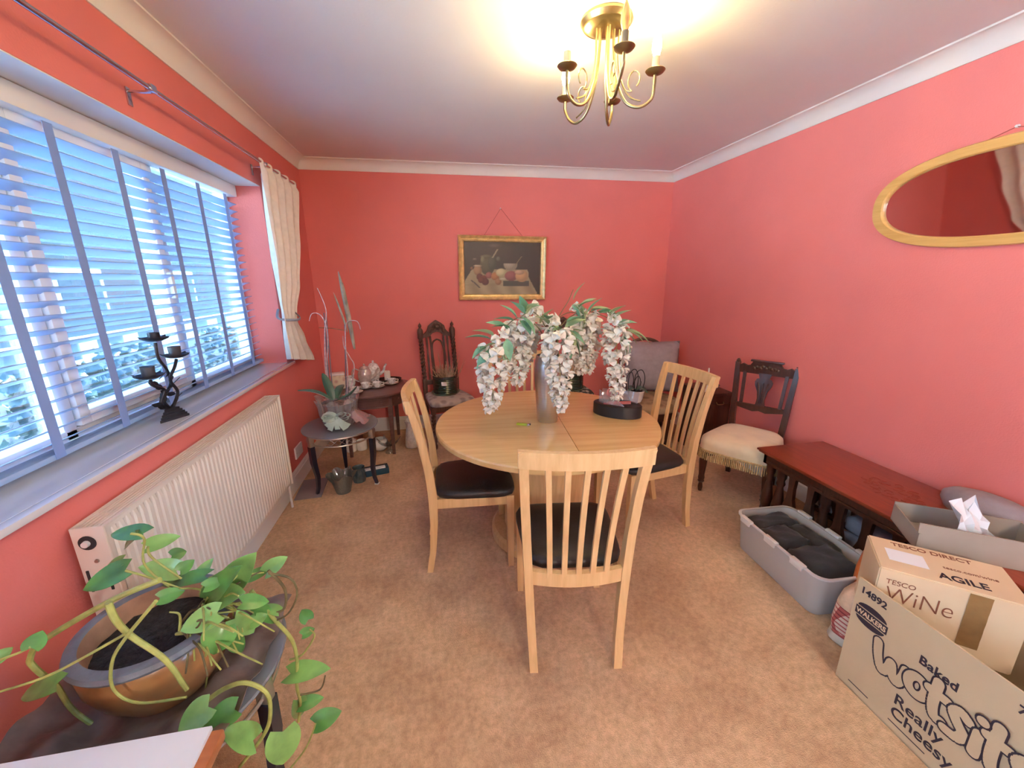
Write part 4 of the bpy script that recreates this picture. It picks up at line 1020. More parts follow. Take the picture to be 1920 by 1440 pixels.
bm = NB(); bx(bm, (0, 0, 0.06), (0.11, 0.08, 0.12), bev=0.012); obj('body', bm, tapestry('flowered_print', (0.72, 0.62, 0.46), (0.50, 0.26, 0.22), 22), ck)
bm = NB(); bx(bm, (0, 0, 0.128), (0.114, 0.084, 0.018), bev=0.007); obj('lid', bm, M_china, ck)

# ================================================================ GLASS SIDE TABLES
def side_table(name, label, cx, cy, rz):
    t = thing(name, label, 'side table', (cx, cy, 0), rz, 'glass topped side tables')
    Z = 0.45
    bm = NB(); loft(bm, [oval(0.246, 0.262, Z-0.009, 56), oval(0.252, 0.268, Z-0.006, 56), oval(0.252, 0.268, Z-0.003, 56), oval(0.248, 0.264, Z, 56)]); obj('glass_top', bm, M_glasstop, t, smooth=0.5)
    for z, r in ((Z-0.018, 0.232), (Z-0.075, 0.222)):
        bm = NB(); tube(bm, [(r*math.cos(2*PI*i/48), r*1.06*math.sin(2*PI*i/48), z) for i in range(48)], 0.006, 8, 1, closed=True); obj('metal_ring', bm, M_alu, t)
    for k in range(3):
        a0 = math.radians(-90+120*k); a = a0
        for dk in range(-2, 2):
            b0 = a + dk*0.20; b1 = b0+0.20
            bm = NB(); p = [(0.227*math.cos(b0), 0.24*math.sin(b0), Z-0.046), (0.227*math.cos((b0+b1)/2), 0.24*math.sin((b0+b1)/2), Z-0.026), (0.227*math.cos(b1), 0.24*math.sin(b1), Z-0.046), (0.227*math.cos((b0+b1)/2), 0.24*math.sin((b0+b1)/2), Z-0.066)]
            tube(bm, p, 0.0028, 6, 1, closed=True); obj('lattice', bm, M_alu, t)
    for k in range(3):
        a = math.radians(-150+120*k); c_, s_ = math.cos(a), math.sin(a)
        bm = NB(); bx(bm, (0.222*c_, 0.235*s_, Z-0.05), (0.034, 0.030, 0.088), (0, 0, a), 0.004); cap = obj('leg_cap', bm, M_alu, t)
        bm = NB(); rings = []
        for z, rr, w in ((0.004, 0.228, 0.010), (0.05, 0.214, 0.012), (0.13, 0.208, 0.015), (0.24, 0.222, 0.019), (Z-0.092, 0.224, 0.0195)):
            cx_, cy_ = rr*c_, rr*1.05*s_; T = Vector((-s_, c_, 0)); N = Vector((c_, s_, 0)); P0 = Vector((cx_, cy_, z))
            rings.append([P0+T*w+N*w*0.8, P0-T*w+N*w*0.8, P0-T*w-N*w*0.8, P0+T*w-N*w*0.8])
        loft(bm, rings); obj('leg', bm, M_navy, t, smooth=0.4)
        bm = NB(); bx(bm, (0.228*c_, 0.239*s_, 0.003), (0.028, 0.028, 0.006), (0, 0, a)); obj('foot_pad', bm, M_white, t)
    return t
side_table('side_table', 'oval frosted glass side table holding the orchid near the radiator', -0.72, 2.865, math.radians(13))
side_table('side_table', 'glass side table under the trailing pothos in the foreground', -0.725, 0.985, math.radians(18))

# ---------------------------------------------------------------- orchid
op = thing('orchid_pot', 'clear wrapped orchid pot with a pale green bow on the glass table', 'plant pot', (-0.715, 2.845, 0.45))
bm = NB(); lathe(bm, [(0.0, 0.0), (0.072, 0.0), (0.098, 0.09), (0.108, 0.17), (0.103, 0.17), (0.09, 0.08), (0.0, 0.02)], 32); obj('bowl', bm, mat('grey_bowl', (0.22, 0.20, 0.22), 0.3, var=0.4, vscale=14), op)
bm = NB(); lathe(bm, [(0.0, 0.160), (0.10, 0.156), (0.10, 0.15), (0, 0.15)], 24); obj('moss', bm, mat('pebble_moss', (0.34, 0.27, 0.22), 0.8, var=0.6, vscale=40, bump=0.8, bscale=50), op)
bm = NB(); g = []
for i in range(49):
    a = 2*PI*i/48; k = 1+0.10*math.sin(a*9)+0.06*math.sin(a*17+1)
    g.append([(0.085*k*math.cos(a), 0.085*k*math.sin(a), 0.002), (0.112*k*math.cos(a), 0.112*k*math.sin(a), 0.08), (0.120*k*math.cos(a), 0.120*k*math.sin(a), 0.16), (0.135*k*math.cos(a)+0.0, 0.135*k*math.sin(a), 0.20+0.02*math.sin(a*7))])
sheet(bm, g); obj('cellophane_wrap', bm, M_film, op, smooth=1.0)
bm = NB(); g = []
for i in range(15):
    u = i/14; row = []
    for j in range(9):
        v = j/8; row.append((0.045+0.15*u+0.012*math.sin(v*14+u*5), -0.11+0.20*v+0.012*math.cos(u*17+v*8), 0.012+0.17*(1-abs(v-0.5))*(1-0.75*u)+0.022*math.sin(u*9+v*13)*(1-u)))
    g.append(row)
sheet(bm, g, 0.001); obj('pink_tissue', bm, clear('pink_film', (0.95, 0.80, 0.84), 0.15, 0.1, haze=0.22, hcol=(0.82, 0.64, 0.64)), op, smooth=1.0)
M_rib = mat('pale_green_ribbon', (0.50, 0.66, 0.60), 0.3, var=0.1, vscale=20, sheen=0.3)
bowc = Vector((0.015, -0.135, 0.105))
for a, L_ in ((20, 0.10), (160, 0.09), (40, 0.085), (140, 0.085), (-5, 0.08), (185, 0.08)):
    aa = math.radians(a); d = Vector((math.cos(aa), -0.25, math.sin(aa)*0.6)); pts = []
    up = Vector((-math.sin(aa)*0.6, 0, math.cos(aa)))
    g = []
    for i in range(13):
        th = PI*i/12; p = bowc + d*L_*(1-math.cos(2*th))/2 + up*0.020*math.sin(2*th)
        g.append([p + Vector((0, -0.014, 0)) + up*0.006, p + Vector((0, 0.014, 0)) - up*0.006])
    bm = NB(); sheet(bm, g, 0.0012); obj('ribbon_loop', bm, M_rib, op, smooth=1.0)
for a, L_ in ((-60, 0.10), (-90, 0.085), (-120, 0.10), (-40, 0.10), (-140, 0.09)):
    aa = math.radians(a); d = Vector((math.cos(aa), -0.12, math.sin(aa))); s_ = Vector((-d.z, 0, d.x))
    bm = NB(); g = [[bowc + d*L_*u + s_*(0.010+0.007*u)*k + Vector((0, -0.015*math.sin(u*PI), 0)) for k in (-1, 0, 1)] for u in (0, 0.25, 0.5, 0.75, 1)]
    sheet(bm, g, 0.0012); obj('ribbon_tail', bm, M_rib, op, smooth=1.0)
bm = NB(); lathe(bm, [(0.0, -0.012), (0.012, -0.006), (0.013, 0.006), (0.0, 0.012)], 12, Matrix.Translation(bowc + Vector((0, -0.006, 0)))); obj('bow_knot', bm, M_rib, op)
od = thing('orchid', 'leggy bare orchid with thick leaves and thin stalks in the wrapped pot', 'plant', (-0.715, 2.845, 0.60))
def thick_leaf(p0, p1, w, name, par, m, sag=0.02, th=0.004, lift=0.0):
    p0 = Vector(p0); p1 = Vector(p1); d = p1-p0; s = d.cross(Vector((0, 0, 1)))
    if s.length < 0.3*d.length: s = d.cross(Vector((0, 1, 0)))
    s.normalize(); nn = s.cross(d).normalized(); g = []
    for i in range(10):
        u = i/9; ww = w*math.sin(PI*(0.08+0.90*u))**0.6; c = p0 + d*u + nn*sag*math.sin(PI*u)
        g.append([c + s*ww*k + nn*(ww*0.35*abs(k)) for k in (-1, -0.5, 0, 0.5, 1)])
    bm = NB(); sheet(bm, g, th); return wb(name, bm, m, par, smooth=1.0)
thick_leaf((-0.74, 2.80, 0.645), (-0.945, 2.80, 0.725), 0.028, 'leaf', od, M_orleaf, 0.02); thick_leaf((-0.74, 2.83, 0.64), (-0.785, 2.83, 0.83), 0.030, 'leaf', od, M_orleaf, 0.01); thick_leaf((-0.70, 2.80, 0.645), (-0.565, 2.79, 0.735), 0.036, 'leaf', od, M_orleaf, -0.02); thick_leaf((-0.72, 2.86, 0.64), (-0.70, 3.0, 0.70), 0.028, 'leaf', od, M_orleaf, 0.02)
ST = {'a': [(-0.775, 2.85, 0.64), (-0.764, 2.85, 0.899), (-0.741, 2.85, 1.114), (-0.718, 2.85, 1.225), (-0.728, 2.85, 1.304), (-0.754, 2.85, 1.389)], 'b': [(-0.758, 2.85, 0.64), (-0.758, 2.85, 0.862), (-0.73, 2.85, 1.043), (-0.73, 2.85, 1.149), (-0.758, 2.85, 1.219), (-0.806, 2.85, 1.227), (-0.829, 2.85, 1.18)],
      'c': [(-0.654, 2.85, 0.64), (-0.629, 2.85, 0.818), (-0.623, 2.85, 1.003), (-0.608, 2.85, 1.138), (-0.581, 2.85, 1.173), (-0.531, 2.85, 1.168), (-0.516, 2.85, 1.114)], 'd': [(-0.64, 2.85, 0.64), (-0.583, 2.85, 0.854), (-0.603, 2.85, 0.929), (-0.633, 2.85, 1.003), (-0.632, 2.85, 1.075)]}
M_ostem = mat('pale_orchid_stem', (0.52, 0.40, 0.42), 0.6, var=0.3, vscale=40); M_cane = mat('grey_cane', (0.16, 0.15, 0.20), 0.6)
for k, p in ST.items():
    bm = NB(); tube(bm, p, (0.0045, 0.0022), 7, 6); s = wb('flower_stalk', bm, M_ostem, od)
for p in ([(-0.765, 2.86, 0.62), (-0.735, 2.86, 1.23)], [(-0.745, 2.855, 0.62), (-0.722, 2.855, 1.20)], [(-0.645, 2.86, 0.62), (-0.615, 2.86, 1.15)], [(-0.66, 2.856, 0.62), (-0.628, 2.856, 1.0)]):
    bm = NB(); tube(bm, p, 0.0035, 7, 1); wb('support_cane', bm, M_cane, od)
bm = NB(); tube(bm, [(-0.61, 2.85, 1.11), (-0.70, 2.85, 1.128), (-0.775, 2.85, 1.135)], 0.0022, 6, 3); wb('twig', bm, M_stemb, od)
for p0, p1, w in (((-0.570, 2.86, 0.982), (-0.617, 2.86, 1.49), 0.016), ((-0.599, 2.85, 1.10), (-0.66, 2.85, 1.36), 0.007), ((-0.59, 2.87, 1.14), (-0.60, 2.87, 1.42), 0.010)):
    thick_leaf(p0, p1, w, 'spear_leaf', od, mat('dry_spear', (0.26, 0.22, 0.16), 0.6, var=0.4, vscale=20), 0.015, 0.0015)

# ================================================================ THINGS ON THE FLOOR IN THE WINDOW CORNER
def glass_pot(x, y, label, prof, m, n=28, frill=0.0, name='glass_vase', cat='vase'):
    t = thing(name, label, cat, (x, y, 0)); bm = NB()
    lathe(bm, prof, n, capb=False, capt=False)
    if frill:
        zt = max(p[1] for p in prof)
        for v in bm.verts:
            k = max(0, v.co.z/zt); a = math.atan2(v.co.y, v.co.x); f = 1 + frill*k*k*math.sin(a*6); v.co.x *= f; v.co.y *= f; v.co.z += frill*0.08*k*math.cos(a*6)
    obj('body', bm, m, t, smooth=1.0); return t
M_smoke = clear('smoky_glass', (0.62, 0.70, 0.70), 0.14, 0.05, haze=0.30, hcol=(0.26, 0.30, 0.31))
M_blueg = clear('blue_glass', (0.45, 0.62, 0.70), 0.14, 0.05, haze=0.25, hcol=(0.16, 0.27, 0.33))
glass_pot(-0.715, 2.715, 'frilled smoky glass vase on the carpet under the orchid table', [(0.0, 0.004), (0.048, 0.004), (0.054, 0.03), (0.066, 0.09), (0.090, 0.145), (0.086, 0.146), (0.062, 0.09), (0.048, 0.03), (0.0, 0.016)], M_smoke, 36, 0.16)
glass_pot(-0.632, 2.855, 'blue tinted glass jar on the carpet beside the smoky vase', [(0.0, 0.004), (0.042, 0.004), (0.048, 0.03), (0.046, 0.08), (0.036, 0.10), (0.044, 0.115), (0.041, 0.115), (0.033, 0.10), (0.042, 0.06), (0.0, 0.014)], M_blueg, name='glass_jar', cat='jar')
wb_ = glass_pot(-0.555, 3.42, 'round white ceramic bowl on the carpet by the tea table', [(0.0, 0.003), (0.040, 0.003), (0.064, 0.03), (0.070, 0.06), (0.062, 0.09), (0.048, 0.104), (0.044, 0.104), (0.056, 0.085), (0.062, 0.055), (0.05, 0.02), (0.0, 0.014)], M_china, name='ceramic_bowl', cat='bowl')
gs = thing('glass_dish', 'star shaped clear glass dish on the carpet below the tea table', 'dish', (-0.470, 3.345, 0))
bm = NB(); lathe(bm, [(0.0, 0.0), (0.038, 0.0), (0.030, 0.012), (0.014, 0.03), (0.016, 0.055), (0.022, 0.06), (0.0, 0.062)], 20); obj('foot', bm, M_glass, gs)
for k in range(7):
    a = 2*PI*k/7+0.3; d = Vector((math.cos(a), math.sin(a), 0)); s_ = Vector((-d.y, d.x, 0)); bm = NB()
    g = [[d*r + s_*w*q + Vector((0, 0, z + 0.004*abs(q))) for q in (-1, 0, 1)] for r, w, z in ((0.012, 0.012, 0.058), (0.04, 0.018, 0.07), (0.075, 0.013, 0.095), (0.10, 0.004, 0.125))]
    sheet(bm, g, 0.003); obj('petal', bm, M_glass, gs, smooth=1.0)
tv = glass_pot(-0.285, 3.43, 'tall embossed white vase leaning behind the oak chair', [(0.0, 0.002), (0.052, 0.002), (0.058, 0.02), (0.054, 0.08), (0.044, 0.16), (0.040, 0.21), (0.056, 0.25), (0.052, 0.25), (0.036, 0.20), (0.040, 0.1), (0.0, 0.02)], mat('embossed_white', (0.74, 0.70, 0.68), 0.4, var=0.15, vscale=40, bump=0.6, bscale=50), 24, 0.05, 'ceramic_vase', 'vase')
for x, y, h, lab in ((-0.715, 3.46, 0.085, 'shorter white candle jar under the tea table'), (-0.80, 3.44, 0.105, 'taller white candle jar under the tea table')):
    t = thing('candle_jar', lab, 'candle jar', (x, y, 0), 0, 'candle jars under the tea table'); bm = NB(); lathe(bm, [(0.0, 0.002), (0.042, 0.002), (0.044, 0.008), (0.044, h-0.004), (0.041, h), (0.038, h-0.004), (0.038, h-0.016), (0.0, h-0.018)], 24); obj('jar', bm, M_china, t)
    bm = NB(); tube(bm, [(0, 0, h-0.018), (0, 0.001, h-0.006)], 0.0012, 5, 1); obj('wick', bm, M_dark, t)
bt = thing('blue_box', 'small dark blue box with papers on the carpet beside the table leg', 'box', (-0.535, 2.955, 0), math.radians(14))
bm = NB(); bx(bm, (0, 0, 0.024), (0.20, 0.075, 0.048), bev=0.008); obj('box', bm, mat('petrol_blue', (0.012, 0.06, 0.11), 0.35), bt)
bm = NB(); bx(bm, (-0.01, -0.012, 0.0525), (0.17, 0.04, 0.008), bev=0.003); obj('white_strip', bm, M_paper, bt)
bm = NB(); bx(bm, (0.0, 0.028, 0.052), (0.19, 0.014, 0.008), bev=0.003); obj('black_strip', bm, M_black, bt)
fm = thing('slate_sheet', 'flat grey sheet lying on the carpet against the skirting board', 'sheet', (-0.945, 2.80, 0), math.radians(4))
bm = NB(); bx(bm, (0, 0, 0.006), (0.17, 0.28, 0.010), bev=0.002); obj('sheet', bm, mat('mauve_grey_board', (0.25, 0.20, 0.22), 0.5), fm)

# ================================================================ CANDLESTICK ON THE SILL
cs = thing('candelabra', 'black iron leaf candelabra standing on the window sill', 'candelabra', (-1.125, 1.845, 0.880))
bm = NB()
for k, (r, z0, z1) in enumerate(((0.062, 0.0, 0.010), (0.056, 0.010, 0.019), (0.049, 0.019, 0.028), (0.041, 0.028, 0.037), (0.032, 0.037, 0.046))):
    prism(bm, [(r*0.85*math.cos(a), r*1.15*math.sin(a)) for a in (0.4, 0.4+2.1, 0.4+4.2)], 'z', z0, z1)
obj('stepped_base', bm, M_iron, cs, smooth=0)
tops = [(0.0, 0.0, 0.325), (0.02, 0.072, 0.243), (0.01, -0.095, 0.192)]
paths = [[(0, 0, 0.04), (0.0, -0.03, 0.09), (0.0, 0.035, 0.14), (0.0, 0.030, 0.20), (0.0, -0.004, 0.26), (0, 0, 0.32)], [(0, 0.01, 0.04), (0.01, 0.05, 0.10), (0.01, 0.02, 0.16), (0.02, 0.05, 0.21), (0.02, 0.072, 0.238)], [(0, -0.01, 0.04), (0.0, -0.05, 0.08), (0.01, -0.03, 0.13), (0.01, -0.08, 0.16), (0.01, -0.095, 0.187)]]
for p, tp in zip(paths, tops):
    bm = NB(); tube(bm, p, 0.006, 8, 6); arm = obj('arm', bm, M_iron, cs)
    bm = NB(); lathe(bm, [(0.0, 0.0), (0.020, 0.002), (0.038, 0.010), (0.040, 0.014), (0.034, 0.013), (0.017, 0.008), (0.016, 0.030), (0.012, 0.030), (0.012, 0.010), (0.0, 0.010)], 20, Matrix.Translation(tp) @ Matrix.Scale(1.2, 4)); obj('candle_cup', bm, M_iron, arm)
    if tp[2] < 0.3: bm = NB(); lathe(bm, [(0.0, 0.012), (0.021, 0.012), (0.023, 0.05), (0.020, 0.05), (0.0, 0.045)], 14, Matrix.Translation(tp)); obj('candle_stub', bm, mat('grey_wax', (0.05, 0.055, 0.065), 0.5), arm)
    for k in range(6):
        a = 2*PI*k/6+0.3; d = Vector((math.cos(a), math.sin(a), 0)); c = Vector(tp)+d*0.030+Vector((0, 0, 0.010)); s_ = Vector((-d.y, d.x, 0)); bm = NB()
        sheet(bm, [[c + d*(0.022*u) + s_*0.009*math.sin(PI*(0.1+0.85*u))*q + Vector((0, 0, 0.012*u)) for q in (-1, 0, 1)] for u in (0, 0.35, 0.7, 1)], 0.0012); obj('petal', bm, M_iron, arm, smooth=1.0)
for i in range(16):
    a = i*2.4; z = 0.05+0.021*(i % 7); d = Vector((0.3*math.cos(a), math.sin(a), 0.35)); c = Vector((0, 0.045*math.sin(a*1.7), z)); s_ = Vector((0.6, -0.2, 0.5)); bm = NB()
    sheet(bm, [[c + d*(0.058*u) + s_*0.021*math.sin(PI*(0.06+0.9*u))*q + Vector((0.003*abs(q), 0, 0)) for q in (-1, 0, 1)] for u in (0, 0.3, 0.6, 0.85, 1)], 0.0012); obj('leaf', bm, M_iron, cs, smooth=1.0)

# ================================================================ FOREGROUND POTHOS
pp = thing('glazed_pot', 'brown glazed round pot with grey rim holding the pothos', 'plant pot', (-0.715, 0.945, 0.464))
bm = NB(); lathe(bm, [(0.0, 0.0), (0.095, 0.0), (0.102, 0.012), (0.128, 0.05), (0.147, 0.10), (0.150, 0.135), (0.143, 0.160), (0.138, 0.164)], 56, capt=False); obj('body', bm, M_pot, pp)
bm = NB(); lathe(bm, [(0.137, 0.160), (0.156, 0.164), (0.160, 0.172), (0.156, 0.182), (0.140, 0.185), (0.132, 0.182)], 56, capb=False, capt=False); obj('rim', bm, M_potrim, pp, label='worn grey rim')
bm = NB(); lathe(bm, [(0.133, 0.182), (0.124, 0.150), (0.12, 0.11)], 48, capb=False, capt=False); obj('inside', bm, M_clay, pp)
bm = NB(); t2 = []
lathe(bm, [(0.0, 0.138), (0.03, 0.140), (0.06, 0.137), (0.09, 0.139), (0.123, 0.136)], 40, capt=False)
for v in bm.verts: v.co.z += random.uniform(-0.004, 0.004)
obj('soil', bm, M_soil, pp)
# crumpled sheet under the pot
sh = thing('crumpled_sheet', 'crumpled brown plastic sheet under the glazed pot', 'plastic sheet', (-0.735, 0.955, 0.450))
bm = NB(); g = []
for i in range(25):
    row = []
    for j in range(25):
        u, v = i/24*2-1, j/24*2-1; x = u*0.235; y = v*0.215; r = math.hypot(u, v)
        z = 0.016 + 0.020*math.sin(9*u+4*v)*math.cos(7*v-3*u) * (0.3 if r < 0.55 else 1.0) + (0.03*max(0, r-0.7))
        if r < 0.6: z = min(z, 0.012)
        row.append((x, y, max(z, 0.003)))
    g.append(row)
sheet(bm, g, 0.0015); obj('sheet', bm, M_ply, sh, smooth=1.0)

po = thing('pothos', 'trailing green pothos growing from the glazed pot', 'houseplant', (-0.70, 0.945, 0.60))
def heart(L, Wd):
    """heart shaped leaf mesh, base at origin, along +X"""
    g = []
    for i in range(10):
        u = i/9
        w = Wd*0.5/0.503*((u+0.06)**0.38)*((1.0001-u)**0.78)
        back = -0.16*L*(1-u)**4
        row = []
        for s in (-1, -0.66, -0.33, 0, 0.33, 0.66, 1):
            row.append((L*u + back*abs(s)*1.2, w*s, 0.22*w*abs(s) - 0.18*L*u*u + 0.012*L*math.sin(9*u)*abs(s)))
        g.append(row)
    return g
LEAVES = [
((-0.789, 1.0, 0.755),(-0.866, 0.97, 0.74),0.046),
((-0.811, 1.02, 0.763),(-0.898, 1.04, 0.713),0.029),
((-0.767, 1.05, 0.82),(-0.856, 1.07, 0.826),0.038),
((-0.784, 1.05, 0.815),(-0.845, 1.07, 0.773),0.025),
((-0.765, 1.05, 0.781),(-0.705, 1.07, 0.793),0.033),
((-0.717, 1.05, 0.746),(-0.694, 1.07, 0.743),0.027),
((-0.682, 1.0, 0.735),(-0.731, 0.97, 0.78),0.041),
((-0.673, 1.0, 0.734),(-0.651, 1.02, 0.747),0.024),
((-0.611, 0.98, 0.725),(-0.732, 1.0, 0.707),0.029),
((-0.637, 1.0, 0.709),(-0.612, 1.02, 0.744),0.024),
((-0.596, 0.95, 0.68),(-0.515, 0.92, 0.778),0.050),
((-0.567, 1.0, 0.677),(-0.497, 0.97, 0.767),0.055),
((-0.502, 1.05, 0.663),(-0.457, 1.07, 0.691),0.037),
((-0.544, 1.05, 0.652),(-0.5, 1.07, 0.664),0.024),
((-0.553, 0.9, 0.677),(-0.616, 0.87, 0.673),0.045),
((-0.539, 0.88, 0.651),(-0.549, 0.85, 0.608),0.055),
((-0.468, 1.0, 0.571),(-0.513, 1.02, 0.585),0.022),
((-0.398, 1.0, 0.531),(-0.418, 1.02, 0.55),0.028),
((-0.419, 1.0, 0.484),(-0.393, 1.02, 0.483),0.023),
((-0.467, 1.0, 0.357),(-0.362, 0.97, 0.394),0.045),
((-0.458, 1.0, 0.236),(-0.4, 1.02, 0.232),0.032),
((-0.459, 1.0, 0.256),(-0.476, 1.02, 0.142),0.034),
((-0.412, 0.97, 0.195),(-0.348, 0.99, 0.203),0.043),
((-0.44, 0.85, 0.343),(-0.438, 0.82, 0.268),0.108),
((-0.538, 0.78, 0.543),(-0.585, 0.75, 0.528),0.045),
((-0.502, 0.8, 0.499),(-0.555, 0.77, 0.499),0.046),
((-0.491, 0.82, 0.372),(-0.521, 0.79, 0.454),0.049),
((-0.789, 0.78, 0.664),(-0.881, 0.8, 0.638),0.036),
((-0.825, 0.8, 0.74),(-0.82, 0.82, 0.76),0.028),
((-0.893, 0.8, 0.722),(-0.878, 0.82, 0.731),0.018),
((-0.674, 0.92, 0.723),(-0.635, 0.94, 0.722),0.027),
((-0.586, 0.95, 0.671),(-0.509, 0.92, 0.716),0.054),
((-0.51, 0.98, 0.613),(-0.473, 1.0, 0.536),0.029),
((-0.522, 0.95, 0.656),(-0.47, 0.97, 0.637),0.032),
((-0.536, 0.93, 0.629),(-0.507, 0.95, 0.554),0.036),
((-0.55, 0.92, 0.593),(-0.533, 0.94, 0.51),0.033),
((-0.514, 0.95, 0.589),(-0.483, 0.97, 0.597),0.029),
((-0.583, 0.93, 0.731),(-0.551, 0.95, 0.732),0.024),
]
for i, (A, B, w) in enumerate(LEAVES):
    A = Vector(A); B = Vector(B); d = B-A; L = d.length*1.02; w = max(w, 0.02)*1.25 if i != 23 else 0.078
    q = d.to_track_quat('X', 'Z').to_matrix()
    toc = (Vector((0, 0, CAMH)) - A).normalized(); X = d.normalized(); Z = (toc*0.75 + Vector((0, 0, 0.45)) + Vector((random.uniform(-.25, .25), 0, random.uniform(-.2, .2)))); Z = (Z - X*Z.dot(X)).normalized(); Yv = Z.cross(X)
    R = Matrix((X, Yv, Z)).transposed()
    g = [[A + R @ Vector(p) for p in row] for row in heart(L, w)]
    bm = NB(); sheet(bm, g, 0.0008); wb('leaf', bm, M_leaf2 if i % 5 in (1, 4) or i in (23, 12, 14) else M_leaf, po, smooth=1.2)
VINES = {
    'V1': [(-0.668, 0.79, 0.829), (-0.664, 0.79, 0.787), (-0.646, 0.79, 0.743), (-0.6, 0.79, 0.673), (-0.576, 0.79, 0.587)],
    'V2': [(-0.621, 0.86, 0.816), (-0.722, 0.86, 0.779), (-0.861, 0.86, 0.704), (-0.896, 0.86, 0.664), (-0.897, 0.86, 0.64), (-0.88, 0.86, 0.602), (-0.869, 0.86, 0.578), (-0.853, 0.86, 0.497), (-0.786, 0.86, 0.387)],
    'V3': [(-0.649, 0.78, 0.759), (-0.787, 0.78, 0.691), (-0.881, 0.78, 0.667)],
    'V4': [(-0.572, 0.77, 0.835), (-0.644, 0.77, 0.755), (-0.676, 0.77, 0.705), (-0.688, 0.77, 0.639), (-0.653, 0.77, 0.595), (-0.566, 0.77, 0.589)],
    'V5': [(-0.579, 0.82, 0.503), (-0.529, 0.82, 0.538), (-0.48, 0.82, 0.547), (-0.441, 0.82, 0.506), (-0.444, 0.82, 0.436), (-0.468, 0.82, 0.38), (-0.532, 0.82, 0.298)],
    'V6': [(-0.524, 1.0, 0.649), (-0.486, 1.0, 0.557), (-0.448, 1.0, 0.472), (-0.445, 1.0, 0.391), (-0.457, 1.0, 0.308), (-0.456, 1.0, 0.247), (-0.47, 1.0, 0.177)],
    'V7': [(-0.474, 1.0, 0.703), (-0.443, 1.0, 0.642), (-0.452, 1.0, 0.58), (-0.481, 1.0, 0.568)],
    'V8': [(-0.475, 1.0, 0.695), (-0.424, 1.0, 0.67), (-0.415, 1.0, 0.617), (-0.445, 1.0, 0.561), (-0.482, 1.0, 0.542)],
    'V9': [(-0.463, 1.0, 0.406), (-0.428, 1.0, 0.417), (-0.389, 1.0, 0.473), (-0.399, 1.0, 0.499)],
    'V10': [(-0.452, 1.0, 0.275), (-0.398, 1.0, 0.282), (-0.378, 1.0, 0.329)],
    'V11': [(-0.49, 0.95, 0.073), (-0.438, 0.95, 0.142), (-0.404, 0.95, 0.221)],
    'V12': [(-0.882, 0.8, 0.723), (-0.844, 0.8, 0.735), (-0.827, 0.8, 0.743)],
    'V13': [(-0.718, 0.95, 0.882), (-0.695, 0.95, 0.865), (-0.708, 0.95, 0.795), (-0.66, 0.95, 0.712)],
    'V14': [(-0.692, 0.95, 0.843), (-0.69, 0.95, 0.814), (-0.641, 0.95, 0.747)],
    'V15': [(-0.75, 0.95, 0.787), (-0.716, 0.95, 0.767), (-0.642, 0.95, 0.716)],
    'V16': [(-0.601, 0.97, 0.602), (-0.569, 0.97, 0.537), (-0.556, 0.97, 0.499)],
    'V17': [(-0.553, 0.9, 0.654), (-0.591, 0.9, 0.55), (-0.616, 0.9, 0.464)],
    'V18': [(-0.595, 0.95, 0.685), (-0.62, 0.95, 0.642), (-0.643, 0.95, 0.614)],
}
thick = {'V1': 0.0065, 'V2': 0.0065, 'V3': 0.003, 'V4': 0.0035, 'V5': 0.0055, 'V6': 0.0055, 'V7': 0.004, 'V8': 0.003, 'V16': 0.0055}
for k, p in VINES.items():
    bm = NB(); r = thick.get(k, 0.0028); tube(bm, p, (r, r*0.75), 8, 6); wb('vine', bm, M_stemb if k in ('V7', 'V8', 'V10') else M_stem, po)
# tangle of roots and stems at the crown
for i in range(48):
    a = random.uniform(-0.6, 1.9); r0 = random.uniform(0.02, 0.10); c = Vector((-0.605, 0.95, 0.635)); pts = []
    p = c + Vector((random.uniform(-0.05, 0.02), random.uniform(-0.06, 0.06), random.uniform(-0.01, 0.02)))
    d = Vector((random.uniform(0.0, 1.0), random.uniform(-0.8, 0.4), random.uniform(-0.2, 0.9)))
    for k in range(4):
        pts.append(p.copy()); p += d*0.042; d += Vector((random.uniform(-.4, .5), random.uniform(-.5, .3), random.uniform(-.8, .1)))
    bm = NB(); tube(bm, pts, (0.0035, 0.0018), 6, 4); wb('root_stem', bm, M_stem if i % 3 else M_stemb, po)

# ---------------------------------------------------------------- pale topped cabinet corner in the foreground
cb = thing('wooden_cabinet', 'orange brown wooden cabinet with a pale top at the bottom left', 'cabinet', (-0.735, 0.34, 0))
bm = NB(); bx(bm, (0, 0, 0.63), (0.612, 0.612, 0.022), bev=0.004); top = obj('cabinet_top', bm, wood('terracotta_wood', (0.34, 0.10, 0.035), (0.46, 0.15, 0.05), 0.35, 'x', 4), cb)
bm = NB(); bx(bm, (-0.010, 0.001, 0.6455), (0.594, 0.614, 0.009), bev=0.002); obj('pale_top', bm, mat('pale_laminate', (0.80, 0.78, 0.78), 0.35, var=0.05, vscale=4), top)
bm = NB(); bx(bm, (-0.01, -0.01, 0.31), (0.55, 0.54, 0.60), bev=0.003); obj('body', bm, wood('terracotta_wood2', (0.30, 0.09, 0.03), (0.42, 0.13, 0.045), 0.4, 'z', 4), cb)
for yy in (-0.14, 0.14):
    bm = NB(); bx(bm, (0.27, yy-0.01, 0.31), (0.018, 0.25, 0.54), bev=0.004); dd = obj('door', bm, MATS.get('x') or M_mahogtop, cb)
    bm = NB(); lathe(bm, [(0.0, 0), (0.008, 0.0), (0.013, 0.014), (0.0, 0.02)], 12, Matrix.Translation((0.279, yy*0.25, 0.38)) @ Matrix.Rotation(PI/2, 4, 'Y')); obj('knob', bm, M_brass, dd)

